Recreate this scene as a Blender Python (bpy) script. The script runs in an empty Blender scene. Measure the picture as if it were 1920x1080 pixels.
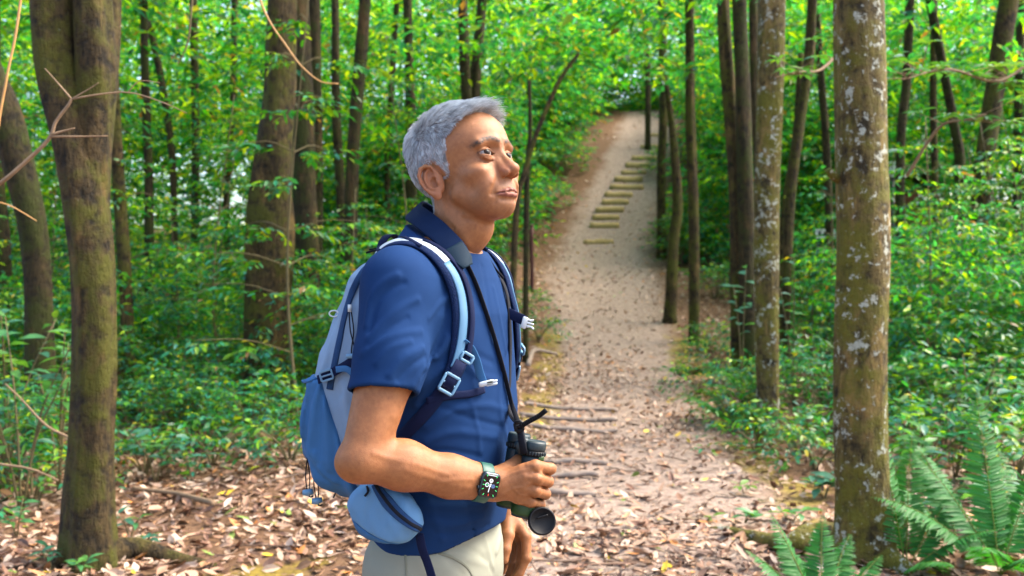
import bpy, math, random, time
import numpy as np
from math import radians, sin, cos, pi, sqrt

# ------------------------------------------------------------------ camera, sky, sun, exposure
scene = bpy.context.scene
CAMZ = 1.38
FPX = 1920 * 35.0 / 36.0            # focal length in photograph pixels
cam_data = bpy.data.cameras.new('camera')
cam_data.lens = 35.0
cam_data.sensor_width = 36.0
cam_data.clip_start = 0.05
cam_data.clip_end = 400.0
cam_data.dof.use_dof = True
cam_data.dof.focus_distance = 1.84
cam_data.dof.aperture_fstop = 5.6
cam = bpy.data.objects.new('camera', cam_data)
cam.location = (0, 0, CAMZ)
cam.rotation_euler = (radians(90), 0, 0)
scene.collection.objects.link(cam)
scene.camera = cam

SUN_EL, SUN_AZ = radians(52), radians(78)      # azimuth from +Y (into the picture), positive = towards the right
world = bpy.data.worlds.new('World')
scene.world = world
world.use_nodes = True
wn = world.node_tree
wn.nodes.clear()
w_out = wn.nodes.new('ShaderNodeOutputWorld')
w_bg = wn.nodes.new('ShaderNodeBackground')
w_sky = wn.nodes.new('ShaderNodeTexSky')
w_sky.sky_type = 'NISHITA'
w_sky.sun_disc = False
w_sky.sun_elevation = SUN_EL
w_sky.sun_rotation = SUN_AZ
w_sky.altitude = 300
w_sky.air_density = 1.0
w_sky.dust_density = 5.0
w_sky.ozone_density = 1.0
w_bg.inputs['Strength'].default_value = 0.15
wn.links.new(w_sky.outputs[0], w_bg.inputs[0])
wn.links.new(w_bg.outputs[0], w_out.inputs[0])

sun_data = bpy.data.lights.new('sun', 'SUN')
sun_data.energy = 2.2
sun_data.angle = radians(35)
sun_data.color = (1.0, 0.92, 0.78)
sun = bpy.data.objects.new('sun', sun_data)
scene.collection.objects.link(sun)
_to_sun = (sin(SUN_AZ) * cos(SUN_EL), cos(SUN_AZ) * cos(SUN_EL), sin(SUN_EL))
import mathutils
sun.rotation_euler = mathutils.Vector(_to_sun).to_track_quat('Z', 'Y').to_euler()
sun.location = (0, 0, 30)

scene.view_settings.view_transform = 'Standard'
scene.view_settings.look = 'None'
scene.view_settings.gamma = 1.0
scene.view_settings.use_curve_mapping = False
scene.view_settings.exposure = 2.35
scene.render.engine = 'CYCLES'
scene.cycles.use_denoising = True
scene.cycles.max_bounces = 6
scene.cycles.diffuse_bounces = 4
scene.cycles.glossy_bounces = 2
scene.cycles.transmission_bounces = 4
scene.cycles.transparent_max_bounces = 6
scene.cycles.caustics_reflective = False
scene.cycles.caustics_refractive = False
scene.cycles.sample_clamp_indirect = 4.0

# ------------------------------------------------------------------ helpers
COL = scene.collection
T0 = time.time()
def log(*a):
    print('[%.1fs]' % (time.time() - T0), *a)

def P(px, py, Y):
    """a point of the place: photograph pixel and distance from the camera plane"""
    return np.array([(px - 960.0) / FPX * Y, Y, CAMZ - (py - 540.0) / FPX * Y])

def norm(v):
    v = np.asarray(v, float)
    return v / np.maximum(np.linalg.norm(v, axis=-1, keepdims=True), 1e-12)

def tag(o, label=None, cat=None, group=None, kind=None):
    if label: o['label'] = label
    if cat: o['category'] = cat
    if group: o['group'] = group
    if kind: o['kind'] = kind
    return o

def empty(name, loc, label=None, cat=None, group=None):
    o = bpy.data.objects.new(name, None)
    o.empty_display_size = 0.1
    o.location = tuple(float(c) for c in loc)
    COL.objects.link(o)
    return tag(o, label, cat, group)

def mesh_np(name, V, F, mat=None, col=None, smooth=True, attrs=None):
    """mesh data from numpy arrays; F is one (n,k) array or a list of them"""
    V = np.ascontiguousarray(V, dtype=np.float32)
    Fs = [np.asarray(f, dtype=np.int32) for f in (F if isinstance(F, list) else [F])]
    Fs = [f for f in Fs if len(f)]
    me = bpy.data.meshes.new(name)
    nl = sum(f.size for f in Fs)
    npoly = sum(len(f) for f in Fs)
    me.vertices.add(len(V)); me.loops.add(nl); me.polygons.add(npoly)
    me.vertices.foreach_set('co', V.ravel())
    me.loops.foreach_set('vertex_index', np.concatenate([f.ravel() for f in Fs]).astype(np.int32))
    tot = np.concatenate([np.full(len(f), f.shape[1], np.int32) for f in Fs])
    start = np.concatenate([[0], np.cumsum(tot)[:-1]]).astype(np.int32)
    me.polygons.foreach_set('loop_start', start)
    try:
        me.polygons.foreach_set('loop_total', tot)
    except Exception:
        pass
    me.polygons.foreach_set('use_smooth', np.full(npoly, bool(smooth)))
    if col is not None:
        a = me.color_attributes.new('Col', 'FLOAT_COLOR', 'POINT')
        c = np.ones((len(V), 4), np.float32); c[:, :3] = col
        a.data.foreach_set('color', c.ravel())
    for k, v in (attrs or {}).items():
        a = me.attributes.new(k, 'FLOAT', 'POINT')
        a.data.foreach_set('value', np.asarray(v, np.float32))
    me.update(calc_edges=True)
    me.validate(verbose=False)
    if mat: me.materials.append(mat)
    return me

def obj(name, me, parent=None, loc=(0, 0, 0)):
    o = bpy.data.objects.new(name, me)
    o.location = tuple(float(c) for c in loc)
    COL.objects.link(o)
    if parent is not None: o.parent = parent
    return o

def copy_tree(o, parent=None):
    c = o.copy(); COL.objects.link(c); c.parent = parent
    for ch in o.children: copy_tree(ch, c)
    return c

class Geo:
    """collects pieces of one mesh"""
    def __init__(s): s.V = []; s.F = {}; s.C = []; s.n = 0
    def add(s, V, F, col=None):
        V = np.asarray(V, float)
        for f in (F if isinstance(F, list) else [F]):
            f = np.asarray(f, int)
            if len(f): s.F.setdefault(f.shape[1], []).append(f + s.n)
        s.V.append(V)
        c = np.ones((len(V), 3)) if col is None else np.broadcast_to(np.asarray(col, float), (len(V), 3))
        s.C.append(c); s.n += len(V)
    def mesh(s, name, mat=None, smooth=True, origin=None):
        V = np.concatenate(s.V)
        if origin is not None: V = V - np.asarray(origin)
        return mesh_np(name, V, [np.concatenate(f) for f in s.F.values()], mat, np.concatenate(s.C), smooth)

def catmull(pts, n):
    """resample control points (k,d) to n points with a Catmull-Rom spline"""
    p = np.asarray(pts, float)
    k = len(p)
    if k == 2:
        t = np.linspace(0, 1, n)[:, None]
        return p[0] * (1 - t) + p[1] * t
    q = np.vstack([2 * p[0] - p[1], p, 2 * p[-1] - p[-2]])
    u = np.linspace(0, k - 1 - 1e-9, n)
    i = u.astype(int); f = (u - i)[:, None]
    p0, p1, p2, p3 = q[i], q[i + 1], q[i + 2], q[i + 3]
    return 0.5 * ((2 * p1) + (-p0 + p2) * f + (2 * p0 - 5 * p1 + 4 * p2 - p3) * f**2 + (-p0 + 3 * p1 - 3 * p2 + p3) * f**3)

def tube(pts, rad, seg=8, cap=True, squash=None, up=(0, 0, 1)):
    """tube along points; rad scalar or per point; squash=(a,b) flattens the section"""
    p = np.asarray(pts, float); n = len(p)
    r = np.broadcast_to(np.asarray(rad, float), (n,))
    t = np.gradient(p, axis=0); t = norm(t)
    ref = np.broadcast_to(np.asarray(up, float), p.shape).copy()
    bad = np.abs((ref * t).sum(1)) > 0.95
    ref[bad] = (1, 0, 0) if abs(np.asarray(up)[0] if np.ndim(up) == 1 else 0) < 0.9 else (0, 1, 0)
    s = norm(np.cross(t, ref)); u = np.cross(s, t)
    for i in range(1, n):                        # keep the frame from flipping
        if (s[i] * s[i - 1]).sum() < 0: s[i] *= -1; u[i] *= -1
    a = np.linspace(0, 2 * pi, seg, endpoint=False)
    ca, sa = np.cos(a), np.sin(a)
    qa, qb = squash or (1, 1)
    V = p[:, None] + r[:, None, None] * (s[:, None] * ca[None, :, None] * qa + u[:, None] * sa[None, :, None] * qb)
    V = V.reshape(-1, 3)
    i = np.arange(n - 1)[:, None] * seg; j = np.arange(seg)[None]; j2 = (j + 1) % seg
    F = np.stack([i + j, i + j2, i + seg + j2, i + seg + j], -1).reshape(-1, 4)
    if not cap: return V, [F]
    V = np.vstack([V, p[0], p[-1]])
    c0 = len(V) - 2; c1 = len(V) - 1
    jj = np.arange(seg); j3 = (jj + 1) % seg
    F2 = np.vstack([np.stack([j3, jj, np.full(seg, c0)], 1), np.stack([(n - 1) * seg + jj, (n - 1) * seg + j3, np.full(seg, c1)], 1)])
    return V, [F, F2]

def ribbon(pts, side, w, th, prof=None):
    """flat strap of width w and thickness th along pts; side = width direction per point; soft rounded edges"""
    p = np.asarray(pts, float); n = len(p)
    t = norm(np.gradient(p, axis=0))
    s = norm(np.broadcast_to(np.asarray(side, float), p.shape))
    s = norm(s - t * (s * t).sum(1, keepdims=True))
    u = np.cross(t, s)
    w = np.broadcast_to(np.asarray(w, float), (n,))
    prof = prof or [(-.5, -.25), (-.44, -.5), (.44, -.5), (.5, -.25), (.5, .25), (.44, .5), (0, .5), (-.44, .5), (-.5, .25)]
    pr = np.array(prof); k = len(pr)
    V = p[:, None] + s[:, None] * (pr[None, :, :1] * w[:, None, None]) + u[:, None] * (pr[None, :, 1:] * th)
    V = V.reshape(-1, 3)
    i = np.arange(n - 1)[:, None] * k; j = np.arange(k)[None]; j2 = (j + 1) % k
    F = np.stack([i + j, i + j2, i + k + j2, i + k + j], -1).reshape(-1, 4)
    e0 = np.arange(k)[::-1][None]; e1 = ((n - 1) * k + np.arange(k))[None]
    return V, [F, e0, e1]

def vnoise(p, seed=0):
    """smooth value noise, numpy; p (n,3) -> (n,) in -1..1"""
    p = np.asarray(p, float)
    i = np.floor(p).astype(np.int64); f = p - i
    f = f * f * (3 - 2 * f)
    def h(x, y, z):
        n = (x * 374761393 + y * 668265263 + z * 2147483647 + seed * 1274126177) & 0xffffffff
        n = ((n ^ (n >> 13)) * 1274126177) & 0xffffffff
        n = ((n ^ (n >> 15)) * 2246822519) & 0xffffffff
        return ((n ^ (n >> 16)) & 0xffff) / 32767.5 - 1.0
    out = 0
    for dx in (0, 1):
        wx = f[..., 0] if dx else 1 - f[..., 0]
        for dy in (0, 1):
            wy = f[..., 1] if dy else 1 - f[..., 1]
            for dz in (0, 1):
                wz = f[..., 2] if dz else 1 - f[..., 2]
                out = out + wx * wy * wz * h(i[..., 0] + dx, i[..., 1] + dy, i[..., 2] + dz)
    return out

def fbm(p, oct=3, seed=0):
    a, s = 0, 1.0
    for k in range(oct):
        a = a + s * vnoise(np.asarray(p) * (2 ** k), seed + k * 17); s *= 0.5
    return a
# ------------------------------------------------------------------ materials
class NT:
    def __init__(s, name):
        s.m = bpy.data.materials.new(name); s.m.use_nodes = True
        s.t = s.m.node_tree; s.t.nodes.clear()
        s.out = s.n('ShaderNodeOutputMaterial')
    def n(s, typ, **kw):
        nd = s.t.nodes.new(typ)
        for k, v in kw.items():
            if k.startswith('i_'):
                nd.inputs[k[2:].replace('_', ' ')].default_value = v
            else: setattr(nd, k, v)
        return nd
    def l(s, a, b): s.t.links.new(a, b)
    def noise(s, scale, detail=3, rough=0.55, vec=None, dim='3D'):
        nd = s.n('ShaderNodeTexNoise', noise_dimensions=dim)
        nd.inputs['Scale'].default_value = scale; nd.inputs['Detail'].default_value = detail; nd.inputs['Roughness'].default_value = rough
        if vec is not None: s.l(vec, nd.inputs['Vector'])
        return nd.outputs['Fac']
    def ramp(s, fac, stops, interp='LINEAR'):
        nd = s.n('ShaderNodeValToRGB'); nd.color_ramp.interpolation = interp
        e = nd.color_ramp.elements
        while len(e) < len(stops): e.new(0.5)
        for i, (p, c) in enumerate(stops):
            e[i].position = p; e[i].color = (*c, 1) if len(c) == 3 else c
        s.l(fac, nd.inputs[0]); return nd.outputs[0]
    def step(s, fac, a, b):
        nd = s.n('ShaderNodeMapRange', interpolation_type='SMOOTHSTEP')
        nd.inputs['From Min'].default_value = a; nd.inputs['From Max'].default_value = b
        s.l(fac, nd.inputs['Value']); return nd.outputs[0]
    def mix(s, fac, a, b, blend='MIX'):
        nd = s.n('ShaderNodeMix', data_type='RGBA', blend_type=blend)
        for sock, v in ((nd.inputs[0], fac), (nd.inputs[6], a), (nd.inputs[7], b)):
            if isinstance(v, (int, float)): sock.default_value = v
            elif isinstance(v, tuple): sock.default_value = (*v, 1)
            else: s.l(v, sock)
        return nd.outputs[2]
    def math(s, op, a, b=None):
        nd = s.n('ShaderNodeMath', operation=op)
        for sock, v in zip(nd.inputs, (a, b)):
            if v is None: continue
            if isinstance(v, (int, float)): sock.default_value = v
            else: s.l(v, sock)
        return nd.outputs[0]
    def coord(s, which='Object', scale=None, rot=None):
        tc = s.n('ShaderNodeTexCoord')
        o = tc.outputs[which]
        if scale is not None or rot is not None:
            mp = s.n('ShaderNodeMapping')
            if scale is not None: mp.inputs['Scale'].default_value = scale
            if rot is not None: mp.inputs['Rotation'].default_value = rot
            s.l(o, mp.inputs['Vector']); o = mp.outputs[0]
        return o
    def col(s, name='Col'):
        nd = s.n('ShaderNodeAttribute'); nd.attribute_name = name; return nd.outputs['Color']
    def fac(s, name):
        nd = s.n('ShaderNodeAttribute'); nd.attribute_name = name; return nd.outputs['Fac']
    def bump(s, h, strength=0.5, dist=0.01, normal=None):
        nd = s.n('ShaderNodeBump'); nd.inputs['Strength'].default_value = strength; nd.inputs['Distance'].default_value = dist
        s.l(h, nd.inputs['Height'])
        if normal is not None: s.l(normal, nd.inputs['Normal'])
        return nd.outputs[0]
    def bsdf(s, color, rough=0.6, spec=0.5, normal=None, **kw):
        b = s.n('ShaderNodeBsdfPrincipled')
        for sock, v in (('Base Color', color), ('Roughness', rough)):
            if isinstance(v, (int, float)): b.inputs[sock].default_value = v
            elif isinstance(v, tuple): b.inputs[sock].default_value = (*v, 1)
            else: s.l(v, b.inputs[sock])
        b.inputs['Specular IOR Level'].default_value = spec
        if normal is not None: s.l(normal, b.inputs['Normal'])
        for k, v in kw.items():
            k = k.replace('_', ' ')
            if isinstance(v, (int, float)): b.inputs[k].default_value = v
            elif isinstance(v, tuple): b.inputs[k].default_value = v if len(v) != 3 or 'Radius' in k else (*v, 1)
            else: s.l(v, b.inputs[k])
        return b.outputs[0]
    def done(s, shader): s.l(shader, s.out.inputs['Surface']); return s.m

def simple(name, color, rough=0.6, spec=0.5, noise=None, bump=None, **kw):
    t = NT(name); c = color; nrm = None
    co = t.coord('Object')
    if noise:
        sc, amt = noise
        f = t.noise(sc, 3, 0.6, co)
        c = t.mix(f, tuple(x * (1 - amt) for x in color), tuple(min(1, x * (1 + amt)) for x in color))
    if bump:
        sc, st, di = bump
        nrm = t.bump(t.noise(sc, 2, 0.5, co), st, di)
    return t.done(t.bsdf(c, rough, spec, nrm, **kw))

def leaf_material(name, trans=0.45, rough=0.38, spec=0.5, tint=(1.7, 1.5, 0.35), tex=0.35):
    t = NT(name)
    c = t.col()
    v = t.noise(60, 2, 0.6, t.coord('Object'))
    c = t.mix(t.math('MULTIPLY', v, tex), c, t.mix(1.0, c, (0.55, 0.6, 0.5), 'MULTIPLY'))
    b = t.bsdf(c, rough, spec)
    tr = t.n('ShaderNodeBsdfTranslucent')
    t.l(t.mix(1.0, c, tint, 'MULTIPLY'), tr.inputs['Color'])
    mx = t.n('ShaderNodeMixShader'); mx.inputs[0].default_value = trans
    t.l(b, mx.inputs[1]); t.l(tr.outputs[0], mx.inputs[2])
    return t.done(mx.outputs[0])

def bark_material(name, dark, mid, moss, lichen=0.0, moss_amt=0.5, pale=(0.38, 0.40, 0.33), rust=(0.30, 0.17, 0.06)):
    t = NT(name)
    oi = t.n('ShaderNodeObjectInfo')
    add = t.n('ShaderNodeVectorMath', operation='ADD')
    tc = t.n('ShaderNodeTexCoord'); t.l(tc.outputs['Object'], add.inputs[0])
    sc = t.n('ShaderNodeVectorMath', operation='SCALE'); t.l(oi.outputs['Random'], sc.inputs['Scale'])
    sc.inputs[0].default_value = (37, 19, 53); t.l(sc.outputs[0], add.inputs[1])
    co = add.outputs[0]
    mp = t.n('ShaderNodeMapping'); mp.inputs['Scale'].default_value = (1, 1, 0.28); t.l(co, mp.inputs['Vector'])
    fiber = t.noise(38, 5, 0.65, mp.outputs[0])
    fine = t.noise(120, 3, 0.6, co)
    big = t.noise(3.2, 4, 0.6, co)
    mid_n = t.noise(11, 4, 0.65, co)
    c = t.ramp(fiber, [(0.30, dark), (0.52, mid), (0.75, tuple(min(1, x * 1.6) for x in mid))])
    c = t.mix(t.math('MULTIPLY', t.step(mid_n, 0.50, 0.34), 0.85), c, dark)
    c = t.mix(t.math('MULTIPLY', t.step(t.noise(5.5, 5, 0.7, mp.outputs[0]), 0.52, 0.66), 0.7), c, rust)
    mossf = t.step(t.math('ADD', t.math('MULTIPLY', big, 0.6), t.math('MULTIPLY', mid_n, 0.4)), 0.62 - 0.3 * moss_amt, 0.78 - 0.3 * moss_amt)
    mossc = t.mix(fine, tuple(x * 0.5 for x in moss), tuple(x * 1.5 for x in moss))
    c = t.mix(t.math('MULTIPLY', mossf, 0.85), c, mossc)
    if lichen > 0:
        lf = t.step(t.math('ADD', t.math('MULTIPLY', t.noise(8.5, 6, 0.75, co), 0.6), t.math('MULTIPLY', t.noise(30, 3, 0.6, co), 0.4)), 0.70 - 0.15 * lichen, 0.745 - 0.15 * lichen)
        c = t.mix(t.math('MULTIPLY', lf, 0.85), c, pale)
        c = t.mix(t.math('MULTIPLY', t.step(t.noise(42, 4, 0.7, co), 0.70, 0.76), 0.5), c, pale)
    h = t.math('ADD', t.math('MULTIPLY', fiber, 1.0), t.math('ADD', t.math('MULTIPLY', mid_n, 0.8), t.math('MULTIPLY', fine, 0.35)))
    return t.done(t.bsdf(c, 0.85, 0.25, t.bump(h, 1.0, 0.035)))

M = {}
M['leaf'] = leaf_material('leaf_glossy', 0.40, 0.36, 0.33)
M['leaf_far'] = leaf_material('leaf_canopy', 0.60, 0.45, 0.2, tint=(1.75, 1.65, 0.38))
M['fern'] = leaf_material('fern_green', 0.42, 0.5, 0.22, tint=(1.2, 1.6, .35))
M['bark_dark'] = bark_material('bark_dark_mossy', (0.006, 0.005, 0.002), (0.036, 0.024, 0.008), (0.030, 0.038, 0.003), 0.0, 0.62, rust=(.11, .062, .020))
M['bark_moss'] = bark_material('bark_olive_moss', (0.005, 0.004, 0.002), (0.050, 0.032, 0.011), (0.064, 0.066, 0.005), 0.30, 0.58, rust=(.17, .105, .032))
M['bark_lichen'] = bark_material('bark_lichen', (0.010, 0.008, 0.003), (0.100, 0.072, 0.022), (0.105, 0.100, 0.008), 1.05, 0.68, rust=(.27, .175, .055))
M['bark_far'] = bark_material('bark_far', (0.008, 0.007, 0.003), (0.048, 0.034, 0.013), (0.038, 0.044, 0.005), 0.1, 0.5, rust=(.12, .07, .03))
M['twig'] = simple('twig_bark', (0.20, 0.13, 0.075), 0.8, 0.3, (30, 0.4))
M['vine'] = simple('dry_vine', (0.42, 0.22, 0.07), 0.6, 0.4, (30, 0.3))
M['stem'] = simple('green_brown_stem', (0.11, 0.085, 0.035), 0.7, 0.3, (30, 0.4))
M['wood_step'] = simple('weathered_log', (0.34, 0.24, 0.10), 0.85, 0.2, (14, 0.5), (60, 0.5, 0.01))
M['wood_pale'] = simple('pale_worn_timber', (0.22, 0.17, 0.135), 0.85, 0.2, (20, 0.35), (80, 0.4, 0.006))

def litter_material():
    t = NT('dry_leaf_litter')
    c = t.col()
    v = t.noise(90, 3, 0.6, t.coord('Object'))
    c = t.mix(t.math('MULTIPLY', v, 0.5), c, t.mix(1.0, c, (0.45, 0.38, 0.33), 'MULTIPLY'))
    return t.done(t.bsdf(c, 0.55, 0.35))
M['litter'] = litter_material()

def ground_material():
    t = NT('forest_soil')
    co = t.coord('Object')
    path = t.fac('path'); moss = t.fac('moss')
    n1 = t.noise(1.6, 5, 0.65, co); n2 = t.noise(18, 5, 0.7, co); n3 = t.noise(130, 3, 0.6, co)
    soil = t.ramp(n2, [(0.25, (0.045, 0.024, 0.012)), (0.5, (0.125, 0.066, 0.034)), (0.8, (0.21, 0.125, 0.072))])
    pathc = t.ramp(t.math('ADD', t.math('MULTIPLY', n2, 0.55), t.math('MULTIPLY', n3, 0.45)), [(0.32, (0.075, 0.050, 0.036)), (0.5, (0.245, 0.178, 0.138)), (0.68, (0.44, 0.345, 0.285))])
    pf = t.step(t.math('ADD', path, t.math('MULTIPLY', t.math('SUBTRACT', n1, 0.5), 0.7)), 0.35, 0.75)
    c = t.mix(pf, soil, pathc)
    mc = t.ramp(n2, [(0.3, (0.09, 0.068, 0.008)), (0.7, (0.30, 0.215, 0.022))])
    mf = t.step(t.math('ADD', moss, t.math('MULTIPLY', t.math('SUBTRACT', n1, 0.5), 1.6)), 0.55, 0.85)
    c = t.mix(t.math('MULTIPLY', mf, 0.8), c, mc)
    h = t.math('ADD', t.math('MULTIPLY', n2, 1.0), t.math('MULTIPLY', n3, 0.5))
    return t.done(t.bsdf(c, 0.9, 0.2, t.bump(h, 0.8, 0.02)))
M['ground'] = ground_material()
# ------------------------------------------------------------------ terrain
_py = np.array([-8, 0, 6, 9, 12, 14, 16, 19, 24, 30, 35, 45, 60, 90.])
_pz = np.array([0, 0, 0, .02, .14, .36, .68, 1.38, 2.50, 5.6, 7.6, 9.6, 11, 12.])
_px = np.array([0.2, .3, .75, 1.05, 1.38, 1.5, 1.6, 1.72, 2.3, 3.86, 4.9, 6, 7, 8.])
_pw = np.array([1.2, 1.2, 1.1, 0.95, 0.95, .95, 1.0, 1.15, 1.1, 0.95, .9, .9, .9, .9])
def _sm(y, a):
    y = np.asarray(y, float)
    return (np.interp(y - .8, _py, a) + 2 * np.interp(y, _py, a) + np.interp(y + .8, _py, a)) / 4
def path_x(y): return _sm(y, _px)
def path_half(y): return _sm(y, _pw)
def ground_z(x, y):
    x = np.asarray(x, float); y = np.asarray(y, float)
    h = _sm(y, _pz); dx = x - path_x(y)
    w = 0.42 + 0.58 * np.exp(-(np.maximum(np.abs(dx) - 1.2, 0) / 5.5) ** 2)
    z = h * w
    far = np.clip((y - 5) / 6, 0, 1)
    bank = 0.22 * np.exp(-((dx + path_half(y) + 0.9) / 0.8) ** 2) * far * np.clip((26 - y) / 8, 0, 1)
    p3 = np.stack([x, y, np.zeros_like(x)], -1)
    bump = 0.06 * fbm(p3 * 0.7, 3, 3) + 0.015 * fbm(p3 * 3.1, 2, 9)
    off = np.clip((np.abs(dx) - path_half(y) * .7) / 1.0, 0.25, 1)
    return z + bank + bump * off

def hit(px, py, ymin=2.5, ymax=60):
    """where the line of sight through a photograph pixel meets the ground"""
    ys = np.linspace(ymin, ymax, 3000)
    xs = (px - 960) / FPX * ys; zs = CAMZ - (py - 540) / FPX * ys
    d = zs - ground_z(xs, ys)
    k = np.argmax(d < 0) if (d < 0).any() else len(ys) - 1
    return np.array([xs[k], ys[k], float(ground_z(xs[k], ys[k]))])

def on_ground(x, y): return np.array([x, y, float(ground_z(x, y))])

def build_ground():
    xs = np.concatenate([np.arange(-60, -9, 1.5), np.arange(-9, 10, 0.12), np.arange(10, 62, 1.5)])
    ys = np.concatenate([np.arange(-12, 1.0, 0.5), np.arange(1.0, 16, 0.09), np.arange(16, 40, 0.25), np.arange(40, 100, 2.0)])
    X, Y = np.meshgrid(xs, ys)
    Z = ground_z(X, Y)
    V = np.stack([X, Y, Z], -1).reshape(-1, 3)
    ny, nx = X.shape
    i = np.arange(ny - 1)[:, None] * nx; j = np.arange(nx - 1)[None]
    F = np.stack([i + j, i + j + 1, i + nx + j + 1, i + nx + j], -1).reshape(-1, 4)
    dx = np.abs(X - path_x(Y)) / path_half(Y)
    path = np.clip(1.25 - dx * 0.75, 0, 1)
    dl = (X - path_x(Y)) / path_half(Y)
    moss = 0.78 * np.exp(-((np.abs(dl) - 1.0) / 0.42) ** 2) * np.clip((Y - 3.5) / 3, 0.35, 1) * np.clip((19 - Y) / 4, 0, 1)
    spot = lambda x, y, r: np.exp(-(((X - x) ** 2 + (Y - y) ** 2) / r ** 2))
    moss = np.maximum(moss, 0.75 * spot(-1.15, 5.0, .35) + .7 * spot(1.1, 6.0, .3) + .7 * spot(-1.5, 4.6, .3))
    g = obj('ground', mesh_np('ground', V, F, M['ground'], attrs={'path': path.ravel(), 'moss': moss.ravel()}))
    tag(g, 'leaf-strewn forest floor with pinkish dirt path and moss edges', kind='structure')
    return g
ground = build_ground()
log('ground')

# ------------------------------------------------------------------ fallen leaves
def leaf_geo(pos, d, up, L, W, lod=1, fold=0.25, curl=0.15, col=None):
    """vectorised leaf blades. lod 0: 2 triangles, lod 1: 6 triangles, lod 2: 12 triangles with pointed oval outline"""
    pos = np.asarray(pos, float); N = len(pos)
    d = norm(d); s = norm(np.cross(d, up)); n = np.cross(s, d)
    L = np.broadcast_to(np.asarray(L, float), (N,)); W = np.broadcast_to(np.asarray(W, float), (N,))
    curl = np.broadcast_to(np.asarray(curl, float), (N,)); fold = np.broadcast_to(np.asarray(fold, float), (N,))
    if lod == 0:
        tpl = np.array([[0, 0], [.42, .5], [1, 0], [.42, -.5]]); F = np.array([[0, 2, 1], [0, 3, 2]])
    elif lod == 1:
        tpl = np.array([[0, 0], [.5, 0], [1, 0], [.27, .40], [.62, .42], [.27, -.40], [.62, -.42]])
        F = np.array([[0, 1, 3], [3, 1, 4], [4, 1, 2], [0, 5, 1], [5, 6, 1], [6, 2, 1]])
    else:
        tpl = np.array([[0, 0], [.25, 0], [.55, 0], [.8, 0], [1, 0], [.12, .2], [.34, .46], [.6, .45], [.82, .22], [.12, -.2], [.34, -.46], [.6, -.45], [.82, -.22]])
        h = [[0, 1, 5], [5, 1, 6], [6, 1, 2], [6, 2, 7], [7, 2, 3], [7, 3, 8], [8, 3, 4]]
        F = np.array(h + [[a + 4 if a > 4 else a, c + 4 if c > 4 else c, b + 4 if b > 4 else b] for a, b, c in h])
    k = len(tpl)
    x = tpl[:, 0][None] * L[:, None]; y = tpl[:, 1][None] * W[:, None]
    z = np.abs(tpl[:, 1])[None] * W[:, None] * fold[:, None] - (tpl[:, 0][None] ** 2) * L[:, None] * curl[:, None]
    V = pos[:, None] + d[:, None] * x[..., None] + s[:, None] * y[..., None] + n[:, None] * z[..., None]
    Fa = (F[None] + (np.arange(N) * k)[:, None, None]).reshape(-1, 3)
    C = None
    if col is not None:
        C = np.repeat(np.asarray(col)[:, None], k, 1).reshape(-1, 3)
    return V.reshape(-1, 3), Fa, C

LITTER = np.array([[.44, .27, .17], [.34, .19, .115], [.52, .37, .26], [.13, .065, .04], [.46, .30, .20], [.25, .125, .075], [.56, .42, .32], [.40, .21, .10], [.19, .095, .055]])
def litter_cols(rng, n):
    c = LITTER[rng.integers(0, len(LITTER), n)] * rng.uniform(.6, 1.1, (n, 1))
    k = rng.random(n)
    c[k < .008] = (.62, .42, .03)
    c[(k > .008) & (k < .016)] = (.16, .24, .04)
    c[(k > .016) & (k < .035)] = (.50, .20, .05)
    return c

def litter_density(x, y):
    dl = (x - path_x(y)) / path_half(y)
    trod = np.exp(-(dl / .75) ** 2) * np.clip((y - 6.5) / 3, 0, 1)
    p3 = np.stack([x, y, np.zeros_like(x)], -1)
    patch = np.clip(.72 + .6 * fbm(p3 * .9, 2, 31), .30, 1.0)
    bare = np.exp(-(((x + 1.15) ** 2 + (y - 4.9) ** 2) / .5 ** 2))
    return np.clip(patch * (1 - .18 * trod) * (1 - .8 * bare), 0, 1)

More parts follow.
